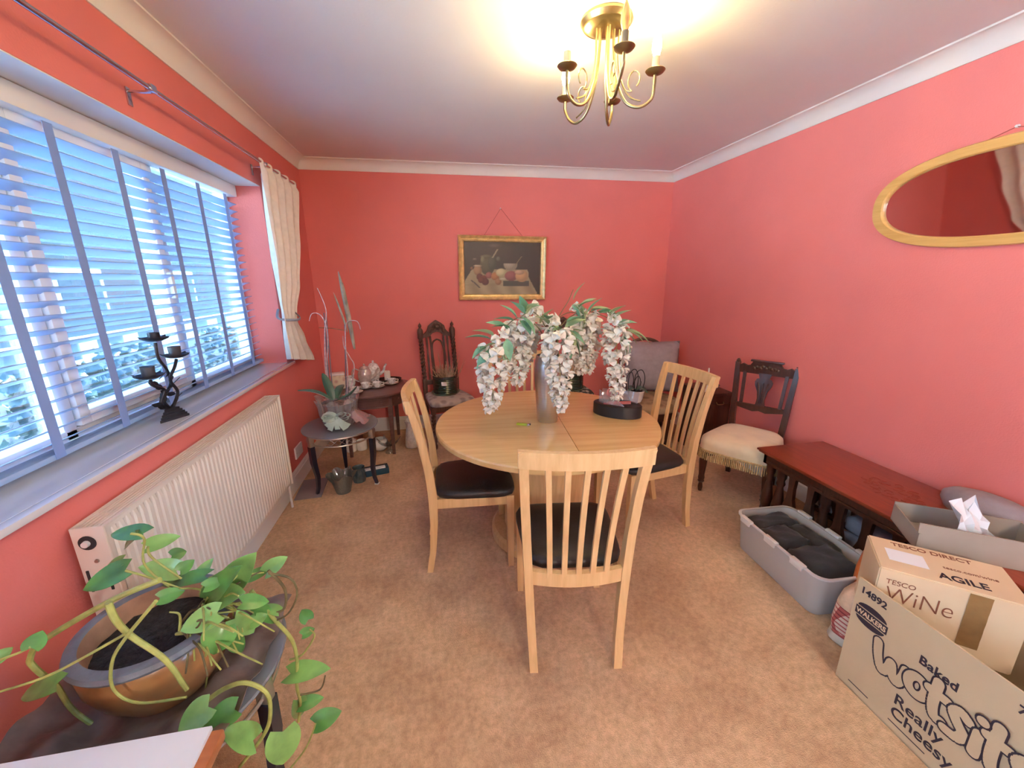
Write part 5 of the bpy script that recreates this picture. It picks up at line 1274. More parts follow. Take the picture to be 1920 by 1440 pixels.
# ================================================================ FRINGED CREAM CHAIR
fc = thing('fringed_chair', 'low dark wooden chair with cream velvet seat and gold fringe', 'chair', (2.005, 2.215, 0), yaw(-0.82, -0.567))
for s in (-1, 1):
    bm = NB(); lathe(bm, [(0.011, 0.0), (0.016, 0.03), (0.012, 0.06), (0.022, 0.075), (0.018, 0.085), (0.022, 0.10), (0.018, 0.12), (0.026, 0.22), (0.024, 0.30)], 18, cx=s*0.19, cy=0.205); obj('front_leg', bm, M_mahog, fc)
    bm = NB(); loft(bm, [[(s*xx-w, y-w, z), (s*xx+w, y-w, z), (s*xx+w, y+w, z), (s*xx-w, y+w, z)] for z, y, xx, w in ((0, -0.235, 0.145, 0.015), (0.2, -0.21, 0.150, 0.017), (0.38, -0.205, 0.155, 0.018), (0.62, -0.225, 0.168, 0.016), (0.845, -0.26, 0.182, 0.015))]); lathe(bm, [(0.013, 0.845), (0.016, 0.852), (0.008, 0.866), (0.0, 0.870)], 12, cx=s*0.182, cy=-0.26); obj('back_post', bm, M_mahog, fc, smooth=0.4)
bm = NB(); prism(bm, [(-0.17, 0.775), (-0.17, 0.825), (-0.145, 0.84), (-0.12, 0.828), (-0.10, 0.832), (-0.085, 0.858), (0.085, 0.858), (0.10, 0.832), (0.12, 0.828), (0.145, 0.84), (0.17, 0.825), (0.17, 0.775)], 'y', -0.262, -0.242); cr_ = obj('crest_rail', bm, M_mahog, fc, smooth=0)
bm = NB(); bx(bm, (0, -0.252, 0.866), (0.20, 0.034, 0.013), bev=0.004); obj('cornice', bm, M_mahog, cr_)
for i in range(9):
    x = -0.072+0.018*i; bm = NB(); lathe(bm, [(0.0, 0), (0.013, 0.001), (0.012, 0.005), (0.004, 0.009), (0, 0.010)], 8, Matrix.Translation((x, -0.242, 0.815+0.016*math.sin(i*PI/8)*(1 if i % 2 else 0.3))) @ Matrix.Rotation(-PI/2, 4, 'X')); obj('carving', bm, M_mahog, cr_)
bm = NB(); prism(bm, [(-0.16, 0.535), (-0.16, 0.56), (0.16, 0.56), (0.16, 0.535), (0.11, 0.525), (0.04, 0.512), (0, 0.522), (-0.04, 0.512), (-0.11, 0.525)], 'y', -0.228, -0.206); obj('lower_rail', bm, M_mahog, fc, smooth=0)
for s in (-1, 1):
    bm = NB(); bar(bm, (s*0.120, -0.216, 0.55), (s*0.128, -0.250, 0.785), 0.020, 0.016); obj('upright', bm, M_mahog, fc)
bm = NB(); half_p = [(0.030, 0.555), (0.022, 0.60), (0.030, 0.655), (0.050, 0.70), (0.054, 0.725), (0.044, 0.745), (0.030, 0.75), (0.040, 0.785)]
poly = half_p + [(-x, z) for x, z in reversed(half_p)]
Ml = Matrix.Translation((0, -0.214, 0.555)) @ Matrix.Rotation(math.radians(8.5), 4, 'X') @ Matrix.Translation((0, 0, -0.555))
prism(bm, poly, 'y', -0.008, 0.008, Ml); sp_ = obj('splat', bm, M_mahog, fc, smooth=0)
bm = NB()
for s in (-1, 0, 1): tube(bm, [Ml @ Vector((s*0.020, 0.009, 0.58)), Ml @ Vector((s*0.018, 0.011, 0.65)), Ml @ Vector((s*0.032, 0.010, 0.72))], 0.005, 6, 4)
obj('splat_fluting', bm, M_mahog, sp_)
def trap_ring(k, z, hw0=0.185, hw1=0.245, y0=-0.20, y1=0.25, N=48, ex=5.0):
    r = []
    for i in range(N):
        a = 2*PI*i/N; c_, s_ = math.cos(a), math.sin(a); rr = (abs(c_)**ex+abs(s_)**ex)**(-1/ex); X, Y = rr*c_, rr*s_
        r.append((X*(hw0+(hw1-hw0)*(Y+1)/2)*k, (y0+y1)/2+Y*(y1-y0)/2*k, z))
    return r
bm = NB(); loft(bm, [trap_ring(0.96, 0.300), trap_ring(1.0, 0.306), trap_ring(1.0, 0.365), trap_ring(0.975, 0.392), trap_ring(0.88, 0.410), trap_ring(0.6, 0.420), trap_ring(0.2, 0.423)]); obj('seat', bm, M_velvet, fc, smooth=1.0)
bm = NB(); R0 = trap_ring(1.012, 0, N=150)
for i, p in enumerate(R0):
    if p[1] < -0.17: continue
    x, y = p[0], p[1]; q = random.uniform(-0.004, 0.004)
    tube(bm, [(x, y, 0.318), (x*1.006, y*1.004+q*0.3, 0.252+q)], (0.0034, 0.0028 if i % 2 else 0.0042), 6, 1)
fr = obj('fringe', bm, M_fringe, fc); fr['kind'] = 'stuff'
bm = NB(); tube(bm, [tuple(p) for p in trap_ring(1.012, 0.318, N=72)], 0.005, 6, 1, closed=True); obj('fringe_braid', bm, M_fringe, fc)

# ================================================================ COFFEE TABLE
CX0, CX1, CY0, CY1, CZ = 1.828, 2.290, 0.70, 1.93, 0.452
ct = thing('coffee_table', 'long dark mahogany coffee table with carved top along the right wall', 'coffee table', ((CX0+CX1)/2, (CY0+CY1)/2, 0))
bm = NB(); b2(bm, (CX0, CY0, CZ-0.012), (CX1, CY1, CZ), 0.004); b2(bm, (CX0+0.008, CY0+0.008, CZ-0.022), (CX1-0.008, CY1-0.008, CZ-0.012), 0.003); top = wb('table_top', bm, M_mahogtop, ct)
# carved low relief scrolls on the top
for k in range(22):
    a = 2*PI*k/22; ex, ey = 0.085*math.cos(a), 0.17*math.sin(a); c = Vector((2.065+ex*random.uniform(0.35, 1), 1.36+ey*random.uniform(0.35, 1), CZ)); pts = []
    b0 = random.random()*6
    for i in range(9):
        th = b0+i*0.55; rr = 0.026-0.0022*i; pts.append(c + Vector((rr*math.cos(th), rr*math.sin(th), 0.0008)))
    bm = NB(); tube(bm, pts, 0.0038, 6, 2, flat=0.5); wb('carved_scroll', bm, M_mahogtop, top)
bm = NB(); b2(bm, (CX0+0.03, CY0+0.03, CZ-0.085), (CX0+0.06, CY1-0.03, CZ-0.022)); b2(bm, (CX1-0.05, CY0+0.03, CZ-0.085), (CX1-0.03, CY1-0.03, CZ-0.022)); b2(bm, (CX0+0.03, CY1-0.05, CZ-0.085), (CX1-0.03, CY1-0.03, CZ-0.022)); b2(bm, (CX0+0.03, CY0+0.03, CZ-0.085), (CX1-0.03, CY0+0.05, CZ-0.022)); wb('frieze', bm, M_mahog, ct)
bm = NB(); b2(bm, (CX0+0.022, CY0+0.10, CZ-0.072), (CX0+0.032, CY1-0.46, CZ-0.062), 0.002); b2(bm, (CX0+0.022, CY1-0.42, CZ-0.072), (CX0+0.032, CY1-0.06, CZ-0.062), 0.002); wb('bead_strip', bm, M_mahog, ct)
def turned(x, y, k=1.0):
    bm = NB(); lathe(bm, [(0.020*k, 0.0), (0.024*k, 0.02), (0.016*k, 0.05), (0.030*k, 0.09), (0.033*k, 0.13), (0.024*k, 0.20), (0.016*k, 0.25), (0.024*k, 0.27), (0.018*k, 0.29), (0.026*k, 0.31), (0.026*k, 0.37)], 16, cx=x, cy=y); return bm
for x in (CX0+0.080, CX1-0.045):
    for y in (CY1-0.045, CY1-0.125, CY1-0.40, CY0+0.40, CY0+0.125, CY0+0.045): wb('leg', turned(x, y), M_mahog, ct)
# pierced arcade panels between the legs
for x in (CX0+0.075, CX1-0.046):
    for y0, y1 in ((CY1-0.38, CY1-0.145), (CY0+0.42, CY1-0.42), (CY0+0.145, CY0+0.38)):
        n = 3 if y1-y0 > 0.3 else 2
        for k in range(n):
            yc = y0+(y1-y0)*(k+0.5)/n; hw = 0.5*(y1-y0)/n*0.62
            bm = NB(); pts = [(hw*0.95, 0.372), (hw*0.55, 0.34), (hw*0.45, 0.28), (hw*0.55, 0.22), (hw*0.95, 0.17), (hw*0.9, 0.12), (hw*0.45, 0.08), (hw*0.6, 0.05)]
            prism(bm, [(yc+a, z) for a, z in pts] + [(yc-a, z) for a, z in reversed(pts)], 'x', x-0.008, x+0.014); wb('baluster', bm, M_mahog, ct, smooth=0)
bm = NB(); b2(bm, (CX0+0.065, CY0+0.05, 0.03), (CX0+0.095, CY1-0.05, 0.055), 0.003); b2(bm, (CX1-0.06, CY0+0.05, 0.03), (CX1-0.03, CY1-0.05, 0.055), 0.003); wb('stretcher', bm, M_mahog, ct)
bl = thing('folded_blanket', 'mauve grey folded blanket stored under the coffee table', 'blanket', (2.085, 1.22, 0))
for k in range(3):
    bm = NB(); bx(bm, (0.005*k, 0.01*k, 0.045+k*0.085), (0.21, 0.54-0.02*k, 0.084), bev=0.03, seg=3); obj('fold', bm, M_greyfab, bl, smooth=1.0)

# ================================================================ PLASTIC CRATE WITH BLACK CLOTHS
kr = thing('storage_crate', 'cloudy clear plastic storage box with white clips on the carpet', 'storage box', (1.690, 1.425, 0), math.radians(-3))
def rrect(hx, hy, r, z, n=6):
    P = []
    for cx, cy, a0 in ((hx-r, hy-r, 0), (-hx+r, hy-r, PI/2), (-hx+r, -hy+r, PI), (hx-r, -hy+r, 1.5*PI)):
        for i in range(n+1): a = a0+PI/2*i/n; P.append((cx+r*math.cos(a), cy+r*math.sin(a), z))
    return P
bm = NB(); R_ = [rrect(0.142, 0.245, 0.04, 0.002), rrect(0.146, 0.25, 0.045, 0.01), rrect(0.160, 0.268, 0.05, 0.200), rrect(0.156, 0.264, 0.048, 0.200), rrect(0.141, 0.244, 0.04, 0.012)]
loft(bm, R_); obj('tub', bm, M_crate, kr, smooth=0.6)
bm = NB(); loft(bm, [rrect(0.160, 0.268, 0.05, 0.196), rrect(0.168, 0.276, 0.055, 0.198), rrect(0.168, 0.276, 0.055, 0.205), rrect(0.157, 0.265, 0.05, 0.206)], caps=False); obj('rim', bm, mat('white_rim', (0.66, 0.60, 0.56), 0.35), kr, smooth=0.6)
for s in (-1, 1):
    for yy in (-0.155, 0.005, 0.175):
        bm = NB(); bx(bm, (s*0.168, yy, 0.207), (0.022, 0.075, 0.014), bev=0.004); bx(bm, (s*0.176, yy, 0.196), (0.008, 0.066, 0.024), bev=0.003); obj('clip', bm, mat('cream_clip', (0.74, 0.69, 0.62), 0.35), kr)
for k, (x, y, sx, sy, z, a, w) in enumerate(((0.0, 0.185, 0.27, 0.12, 0.195, 0.05, 'at the far end of'), (-0.05, 0.06, 0.18, 0.17, 0.20, 0.06, 'on the near side in the middle of'), (0.085, 0.03, 0.11, 0.26, 0.185, 0.02, 'along the wall side of'), (-0.02, -0.12, 0.24, 0.19, 0.20, -0.05, 'at the near end of'))):
    cl_ = thing('black_cloth', 'folded black cloth %s the plastic crate' % w, 'cloth', (1.695+x, 1.425+y, 0.012), a, 'black cloths in the crate')
    g = []
    for i in range(13):
        row = []
        for j in range(13):
            u, v = i/12*2-1, j/12*2-1; e_ = max(abs(u), abs(v))**8
            row.append((u*sx/2, v*sy/2, (z-0.012)*(1-0.25*e_) + 0.007*math.sin(6*u+k*2+3*v)*math.cos(4*v+k)))
        g.append(row)
    bm = NB(); sheet(bm, g, 0.02); obj('top_fold', bm, M_blackcloth, cl_, smooth=1.0)
    bm = NB(); bx(bm, (0, 0, (z-0.03)/2), (sx*0.92, sy*0.92, z-0.03), bev=0.02); obj('lower_folds', bm, M_blackcloth, cl_, smooth=1.0)

# ================================================================ LETTERING
def text(name, body, size, M, m, parent, offset=0.0, ext=0.0004, align='LEFT', shear=0.0, space=1.0, sx=1.0):
    cu = bpy.data.curves.new(name, 'FONT'); cu.body = body; cu.size = size; cu.extrude = ext; cu.offset = offset; cu.align_x = align; cu.shear = shear; cu.space_character = space
    tmp = bpy.data.objects.new('tmp', cu); link(tmp)
    me = bpy.data.meshes.new_from_object(tmp.evaluated_get(bpy.context.evaluated_depsgraph_get())); bpy.data.objects.remove(tmp); bpy.data.curves.remove(cu)
    me.name = name; me.materials.clear(); me.materials.append(m); o = bpy.data.objects.new(name, me); link(o); o.parent = parent
    o.matrix_local = M @ Matrix.Diagonal((sx, 1, 1, 1)); return o

# ---------------------------------------------------------------- big snack carton, open top, skewed on the carpet
bgx = thing('snack_carton', 'large open cardboard crisp carton on the carpet at the bottom right', 'carton', (1.60, 0.66, 0))
F = [(1.383, 0.943), (1.376, 0.30), (1.815, 0.40), (1.824, 1.040)]   # footprint corners: far-left, near-left, near-right, far-right
def wall_between(a, b, z0, z1, th=0.006):
    bm = NB(); a = Vector((*a, 0)); b = Vector((*b, 0)); d = (b-a).normalized(); nn = Vector((-d.y, d.x, 0))*th
    loft(bm, [[a+Vector((0, 0, z)), b+Vector((0, 0, z)), b+nn+Vector((0, 0, z)), a+nn+Vector((0, 0, z))] for z in (z0, z1)]); return bm
for i, nm in enumerate(('front_panel', 'near_panel', 'back_panel', 'far_panel')):
    wb(nm, wall_between(F[i], F[(i+1) % 4], 0.0, 0.432 if i != 3 else 0.249), M_card, bgx, smooth=0)
bm = NB(); V = [bm.verts.new((*p, z)) for z in (0.001, 0.006) for p in F]
bm.faces.new(V[:4][::-1]); bm.faces.new(V[4:]); [bm.faces.new((V[i], V[(i+1) % 4], V[4+(i+1) % 4], V[4+i])) for i in range(4)]; wb('bottom_panel', bm, M_card, bgx, smooth=0)
# printing on the front panel (text runs toward the camera, -y; up +z; facing -x)
def onface(y, z, lift): 
    p = Vector((1.383 - (0.943-y)*0.0109 - lift, y, z)) - Vector((1.60, 0.66, 0))
    d = Vector((-0.0109, -1, 0)).normalized(); u = Vector((0, 0, 1)); n = d.cross(u)
    return Matrix.Translation(p) @ Matrix((d, u, n)).transposed().to_4x4()
front = [c for c in bgx.children if c.name.startswith('front_panel')][0]
text('lettering', '14892', 0.034, onface(0.930, 0.385, 0.0006), M_ink, front, 0.0008)
# round badge with band
bm = NB(); Mb = onface(0.880, 0.316, 0.0004)
def disc(pts): 
    vs = [bm.verts.new(Mb @ Vector((x, y, 0))) for x, y in pts]; bm.faces.new(vs)
disc([(0.047*math.cos(a), 0.019+0.022*math.sin(a)) for a in [PI*i/12 for i in range(13)]]); disc([(0.047*math.cos(a), -0.019+0.022*math.sin(a)) for a in [PI+PI*i/12 for i in range(13)]]); disc([(-0.052, -0.0155), (0.052, -0.0155), (0.052, 0.0155), (-0.052, 0.0155)])
obj('badge', bm, M_ink, front, smooth=0)
text('lettering', 'WALKERS', 0.0245, Mb @ Matrix.Translation((0, -0.0085, 0.0006)), M_card2, front, 0.0006, align='CENTER', sx=0.88)
text('lettering', 'Baked', 0.040, onface(0.735, 0.300, 0.0006), M_ink, front, 0.0010, space=1.05, sx=0.95)
# outlined bubble word, drawn as fat rounded strokes
def strokes(bm, Mf, lines, r, z, k=6):
    for L_ in lines:
        P = catmull([(a, b, 0) for a, b in L_], k) if len(L_) > 1 else [Vector((*L_[0], 0))]
        n = len(P); nf = [0]
        def zz(): nf[0] += 1; return z + nf[0]*4e-6
        for q in P[::2] + [P[-1]]:
            z1 = zz(); bm.faces.new([bm.verts.new(Mf @ Vector((q.x+r*math.cos(2*PI*i/14), q.y+r*math.sin(2*PI*i/14), z1))) for i in range(14)])
        for a, b in zip(P, P[1:]):
            d = b-a
            if d.length < 1e-6: continue
            s_ = Vector((-d.y, d.x, 0)).normalized()*r; z1 = zz()
            bm.faces.new([bm.verts.new(Mf @ (q + Vector((0, 0, z1)))) for q in (a+s_, a-s_, b-s_, b+s_)])
ring = [(0.124+0.024*math.cos(2*PI*i/12), 0.222+0.030*math.sin(2*PI*i/12)) for i in range(13)]
letters = {'w': [[(0.002, 0.262), (0.010, 0.215), (0.028, 0.174), (0.044, 0.198), (0.050, 0.226), (0.060, 0.185), (0.074, 0.176), (0.086, 0.205), (0.090, 0.240)]], 'o': [ring],
           't': [[(0.168, 0.288), (0.168, 0.215), (0.178, 0.176), (0.196, 0.178)], [(0.152, 0.250), (0.196, 0.252)]], 's': [[(0.246, 0.246), (0.228, 0.256), (0.214, 0.240), (0.228, 0.216), (0.244, 0.196), (0.234, 0.172), (0.206, 0.168)]],
           'i': [[(0.272, 0.236), (0.272, 0.172)], [(0.272, 0.283)]], 't2': [[(0.302, 0.300), (0.302, 0.215), (0.310, 0.174), (0.328, 0.174)], [(0.286, 0.256), (0.330, 0.258)]], 's2': [[(0.382, 0.256), (0.362, 0.268), (0.346, 0.250), (0.362, 0.218), (0.378, 0.194), (0.366, 0.160), (0.332, 0.152)]]}
Mf = onface(0.845, 0.0, 0.0)
letters['dot'] = [[(0.272, 0.283)]]; letters['i'] = letters['i'][:1]
for k_, (nm, ln) in enumerate(letters.items()):
    bm = NB(); strokes(bm, Mf, ln, 0.0185, 0.0005+0.0009*k_); lt_o = obj('lettering', bm, M_ink, front, smooth=0)
    bm = NB(); strokes(bm, Mf, ln, 0.0135, 0.0010+0.0009*k_); obj('letter_fill', bm, M_card, front, smooth=0)
text('lettering', 'Really', 0.054, onface(0.765, 0.104, 0.0006), M_ink, front, 0.0006, space=1.02)
text('lettering', 'Cheesy', 0.054, onface(0.765, 0.055, 0.0006), M_ink, front, 0.0006, space=1.02)
text('lettering', '7', 0.034, onface(0.532, 0.375, 0.0006), M_ink, front, 0.0008)
bm = NB()
for y0, y1, z in ((0.90, 0.83, 0.030), (0.765, 0.66, 0.030), (0.60, 0.52, 0.018)):
    Mq = onface(y0, z, 0.0005); vs = [bm.verts.new(Mq @ Vector(p)) for p in ((0, 0, 0), (y0-y1, 0, 0), (y0-y1, 0.004, 0), (0, 0.004, 0))]; bm.faces.new(vs)
obj('print_line', bm, M_ink, front, smooth=0)

# ---------------------------------------------------------------- wine carton standing in the snack carton
dv = Vector((0.745, -0.667, 0)).normalized(); nv = Vector((-dv.y, dv.x, 0))   # along front edge, and into depth
wx = thing('wine_carton', 'buff wine carton standing inside the open crisp carton', 'carton', (1.62, 0.84, 0.25))
A0 = Vector((1.402, 0.905, 0)); WL, WD, WZ0, WZ1 = 0.345, 0.205, 0.25, 0.500
def wpt(u, v, z): return A0 + dv*u + nv*v + Vector((0, 0, z))
bm = NB(); t = bmesh.new(); vs = [t.verts.new(wpt(u, v, z)) for z in (WZ0, WZ1) for u, v in ((0, 0), (WL, 0), (WL, WD), (0, WD))]
t.faces.new(vs[:4][::-1]); t.faces.new(vs[4:]); [t.faces.new((vs[i], vs[(i+1) % 4], vs[4+(i+1) % 4], vs[4+i])) for i in range(4)]
bmesh.ops.bevel(t, geom=t.edges[:], offset=0.004, segments=2, affect='EDGES'); add(bm, t); wbody = wb('body', bm, M_card2, wx, smooth=0.5)
wl_ = Vector((1.62, 0.84, 0.25))
def wfront(u, z, lift): return Matrix.Translation(wpt(u, -lift, z) - wl_) @ Matrix((dv, Vector((0, 0, 1)), -nv)).transposed().to_4x4()
def wtop(u, v, lift): return Matrix.Translation(wpt(u, v, WZ1+lift) - wl_) @ Matrix((dv, nv, Vector((0, 0, 1)))).transposed().to_4x4()
text('lettering', 'TESCO', 0.024, wfront(0.022, 0.448, 0.001), M_inkr, wbody, 0.0)
text('lettering', 'WiNe', 0.078, wfront(0.026, 0.385, 0.001), M_inkr, wbody, -0.0012, sx=0.85)
text('lettering', 'AGILE', 0.046, wtop(0.150, 0.030, 0.0008), M_ink, wbody, 0.0008, sx=0.95)
text('lettering', 'tesco.com/wine', 0.020, wtop(0.175, 0.095, 0.0008), M_inkr, wbody, 0.0)
text('lettering', 'TESCO DIRECT', 0.030, wtop(0.06, 0.165, 0.0008), M_inkr, wbody, 0.0004)
bm = NB(); Mq = wtop(0.035, 0.062, 0.0008); vs = [bm.verts.new(Mq @ Vector(p)) for p in ((0, 0, 0), (0.10, 0, 0), (0.10, 0.075, 0), (0, 0.075, 0))]; bm.faces.new(vs); obj('address_label', bm, M_paper, wbody, smooth=0)
bm = NB(); g = [[(wfront(0.212+0.05*k, 0.493-0.19*i/12, 0.001+0.0012*abs(math.sin(i*2.1+k)))).to_translation() for k in (0, 0.5, 1)] for i in range(13)]; sheet(bm, g); obj('parcel_tape', bm, M_tape, wbody, smooth=1.0)

# ---------------------------------------------------------------- grey carton on the coffee table, flap up, tissue inside
gx = thing('grey_carton', 'open grey brown carton on the coffee table behind the wine carton', 'carton', (1.92, 1.00, CZ+0.001), 0)
gu = Vector((0.82, -0.572, 0)); gv = Vector((0.572, 0.82, 0)); G0 = Vector((1.69, 1.0, CZ+0.001))
GP = [G0, G0+gu*0.37, G0+gu*0.37+gv*0.22, G0+gv*0.22]
for i, nm in enumerate(('near_panel', 'side_panel', 'rear_panel', 'side_panel')):
    hgt = (0.104, 0.085, 0.085, 0.07)[i]; lean = -gv*0.0 if i else gv*0.012
    a, b = GP[i], GP[(i+1) % 4]; d = (b-a).normalized(); n_ = Vector((-d.y, d.x, 0))*0.005; up_ = Vector((0, 0, hgt))
    bm = NB(); loft(bm, [[a, b, b+n_, a+n_], [a+up_+lean, b+up_*0.96+lean, b+n_+up_*0.96+lean, a+n_+up_+lean]]); wb(nm, bm, M_card3, gx, smooth=0)
bm = NB(); loft(bm, [[q+Vector((0, 0, z)) for q in GP] for z in (0.0, 0.005)]); wb('bottom_panel', bm, M_card3, gx, smooth=0)
ts = thing('tissue_paper', 'crumpled white tissue paper poking out of the grey carton', 'paper', (1.885, 0.975, CZ+0.012))
bm = NB(); g = []
for i in range(10):
    g.append([(-0.07+0.14*i/9+0.01*math.sin(j*3+i), -0.04+0.012*j+0.02*math.sin(i*1.7+j), 0.0+0.025*j+(0.025*math.sin(i*1.3)+0.02*math.cos(i*2.9+1))*(j/6)) for j in range(7)])
sheet(bm, g, 0.001); obj('paper', bm, M_paper, ts, smooth=0.3)
gb = thing('grey_bundle', 'rounded grey fabric bundle on the coffee table at the right edge', 'fabric bundle', (2.195, 1.09, CZ))
bm = NB(); loft(bm, [[(0.085*k*math.cos(2*PI*i/24), 0.17*k*math.sin(2*PI*i/24), z) for i in range(24)] for z, k in ((0.0, 0.9), (0.03, 1.0), (0.06, 0.98), (0.085, 0.8), (0.10, 0.5), (0.105, 0.2))]); obj('bundle', bm, M_greyfab, gb, smooth=1.0)

# ---------------------------------------------------------------- checked carrier bag
def check_mat():
    m, nt, b = _nt('red_check_print'); b.inputs['Roughness'].default_value = 0.4
    tc = nt.nodes.new('ShaderNodeTexCoord'); sep = nt.nodes.new('ShaderNodeSeparateXYZ'); nt.links.new(tc.outputs['Object'], sep.inputs[0])
    def stripes(sock, f):
        mu = nt.nodes.new('ShaderNodeMath'); mu.operation = 'MULTIPLY'; mu.inputs[1].default_value = f; nt.links.new(sock, mu.inputs[0])
        fr_ = nt.nodes.new('ShaderNodeMath'); fr_.operation = 'FRACT'; nt.links.new(mu.outputs[0], fr_.inputs[0])
        lt_ = nt.nodes.new('ShaderNodeMath'); lt_.operation = 'LESS_THAN'; lt_.inputs[1].default_value = 0.34; nt.links.new(fr_.outputs[0], lt_.inputs[0]); return lt_.outputs[0]
    sa = stripes(sep.outputs['X'], 44); sb = stripes(sep.outputs['Z'], 46)
    ad = nt.nodes.new('ShaderNodeMath'); ad.operation = 'ADD'; nt.links.new(sa, ad.inputs[0]); nt.links.new(sb, ad.inputs[1])
    r = nt.nodes.new('ShaderNodeValToRGB'); r.color_ramp.interpolation = 'CONSTANT'; e = r.color_ramp.elements
    e[0].position = 0; e[0].color = (0.74, 0.58, 0.48, 1); e[1].position = 0.4; e[1].color = (0.46, 0.10, 0.09, 1); e2 = r.color_ramp.elements.new(0.9); e2.color = (0.22, 0.02, 0.03, 1)
    dv_ = nt.nodes.new('ShaderNodeMath'); dv_.operation = 'MULTIPLY'; dv_.inputs[1].default_value = 0.5; nt.links.new(ad.outputs[0], dv_.inputs[0]); nt.links.new(dv_.outputs[0], r.inputs['Fac'])
    nt.links.new(r.outputs['Color'], b.inputs['Base Color']); return m
bag = thing('carrier_bag', 'red checked food bag standing between the plastic box and the cartons', 'bag', (1.622, 1.075, 0), math.radians(12)); bag.scale = (1, 1, 0.82)
def bagring(hx, hy, z, wob): return [(hx*math.copysign(abs(math.cos(a))**0.6, math.cos(a)) + wob*math.sin(5*a), hy*math.copysign(abs(math.sin(a))**0.6, math.sin(a)) + wob*math.cos(4*a), z) for a in [2*PI*i/32 for i in range(32)]]
bm = NB(); loft(bm, [bagring(0.112, 0.052, 0.045, 0.0), bagring(0.118, 0.060, 0.11, 0.003), bagring(0.110, 0.056, 0.20, 0.005)]); obj('checked_body', bm, check_mat(), bag, smooth=1.0)
bm = NB(); loft(bm, [bagring(0.112, 0.050, 0.0, 0.0), bagring(0.120, 0.060, 0.012, 0.0), bagring(0.114, 0.056, 0.046, 0.002)]); obj('pale_base', bm, mat('pale_film', (0.66, 0.58, 0.48), 0.35, var=0.1, vscale=20), bag, smooth=1.0)
bm = NB(); loft(bm, [bagring(0.110, 0.056, 0.198, 0.005), bagring(0.104, 0.048, 0.245, 0.007), bagring(0.085, 0.032, 0.28, 0.006), bagring(0.06, 0.016, 0.30, 0.004)]); obj('crumpled_neck', bm, mat('peach_film', (0.72, 0.50, 0.34), 0.3, var=0.2, vscale=16, bump=0.5, bscale=30), bag, smooth=1.0)
ob = thing('orange_bag', 'orange plastic bag stuffed between the cartons and the coffee table', 'bag', (1.735, 1.16, 0), 0.5)
bm = NB(); loft(bm, [bagring(0.07, 0.03, 0.0, 0), bagring(0.078, 0.035, 0.10, 0.004), bagring(0.066, 0.032, 0.22, 0.008), bagring(0.05, 0.022, 0.30, 0.008), bagring(0.03, 0.01, 0.345, 0.004)]); obj('film', bm, mat('orange_film', (0.80, 0.22, 0.05), 0.3, var=0.3, vscale=14, bump=0.5, bscale=30), ob, smooth=1.0)

# ================================================================ CORNER CHAIR, CUSHION, CHEST
cc = thing('corner_armchair', 'low wooden chair with olive tapestry seat in the far right corner', 'chair', (1.80, 3.18, 0), yaw(-0.35, -0.94))
bm = NB(); loft(bm, [[(0.27*k*math.cos(a), 0.27*k*math.sin(a), z) for a in [2*PI*i/40 for i in range(40)]] for z, k in ((0.325, 0.97), (0.335, 1.0), (0.375, 1.0), (0.395, 0.93), (0.405, 0.7), (0.408, 0.3))]); obj('seat_pad', bm, M_tap3, cc, smooth=1.0)
bm = NB(); lathe(bm, [(0.235, 0.26), (0.262, 0.262), (0.262, 0.325), (0.24, 0.327)], 40, capb=False, capt=False); obj('seat_ring', bm, M_mahog, cc)
for a in (45, 135, 225, 315):
    aa = math.radians(a); bm = NB(); lathe(bm, [(0.012, 0), (0.018, 0.03), (0.013, 0.06), (0.024, 0.15), (0.022, 0.27)], 14, cx=0.225*math.cos(aa), cy=0.225*math.sin(aa)); obj('leg', bm, M_mahog, cc)
bm = NB(); hoop = [(0.23*math.cos(PI*i/14), -0.34-0.03*math.sin(PI*i/14), 0.40+0.47*math.sin(PI*i/14)**0.55) for i in range(15)]; tube(bm, hoop, 0.016, 8, 3); obj('back_hoop', bm, M_darkoak, cc)
for x in (-0.10, -0.05, 0, 0.05, 0.10):
    bm = NB(); tube(bm, [(x, -0.26, 0.34), (x, -0.36, 0.84)], 0.008, 8, 1); obj('spindle', bm, M_darkoak, cc)
cu = thing('cushion', 'square grey cushion propped on the corner chair', 'cushion', (1.925, 3.325, 0.395), yaw(-0.26, -0.965))
bm = NB(); g1, g2 = [], []
for i in range(17):
    r1, r2 = [], []
    for j in range(17):
        u, v = i/16*2-1, j/16*2-1; th = 0.14*(max(0, (1-u*u)*(1-v*v)))**0.6; k = 1 - 0.06*(1-abs(u*v))*0.8*max(abs(u), abs(v))**4
        x = u*0.255*k; z = 0.23 + v*0.235*k; yb = -0.10 - 0.09*(v+1)/2 + 0.05
        w_ = 0.012*math.sin(9*v+2*u)*max(0, u-0.2)
        r1.append((x, yb+th+w_, z)); r2.append((x, yb-th*0.7, z))
    g1.append(r1); g2.append(r2)
sheet(bm, g1); sheet(bm, g2); bmesh.ops.remove_doubles(bm, verts=bm.verts, dist=0.0005); obj('cover', bm, M_greyfab, cu, smooth=1.5)
wp = thing('white_planter', 'small white pot of black wire hoops on the corner chair seat', 'plant pot', (1.625, 3.06, 0.409))
bm = NB(); lathe(bm, [(0.0, 0.0), (0.046, 0.0), (0.058, 0.03), (0.066, 0.085), (0.070, 0.09), (0.070, 0.10), (0.062, 0.10), (0.058, 0.08), (0.0, 0.075)], 28); obj('pot', bm, M_china, wp)
bm = NB(); lathe(bm, [(0.0, 0.088), (0.060, 0.086), (0.06, 0.08), (0, 0.08)], 20); obj('soil', bm, M_soil, wp)
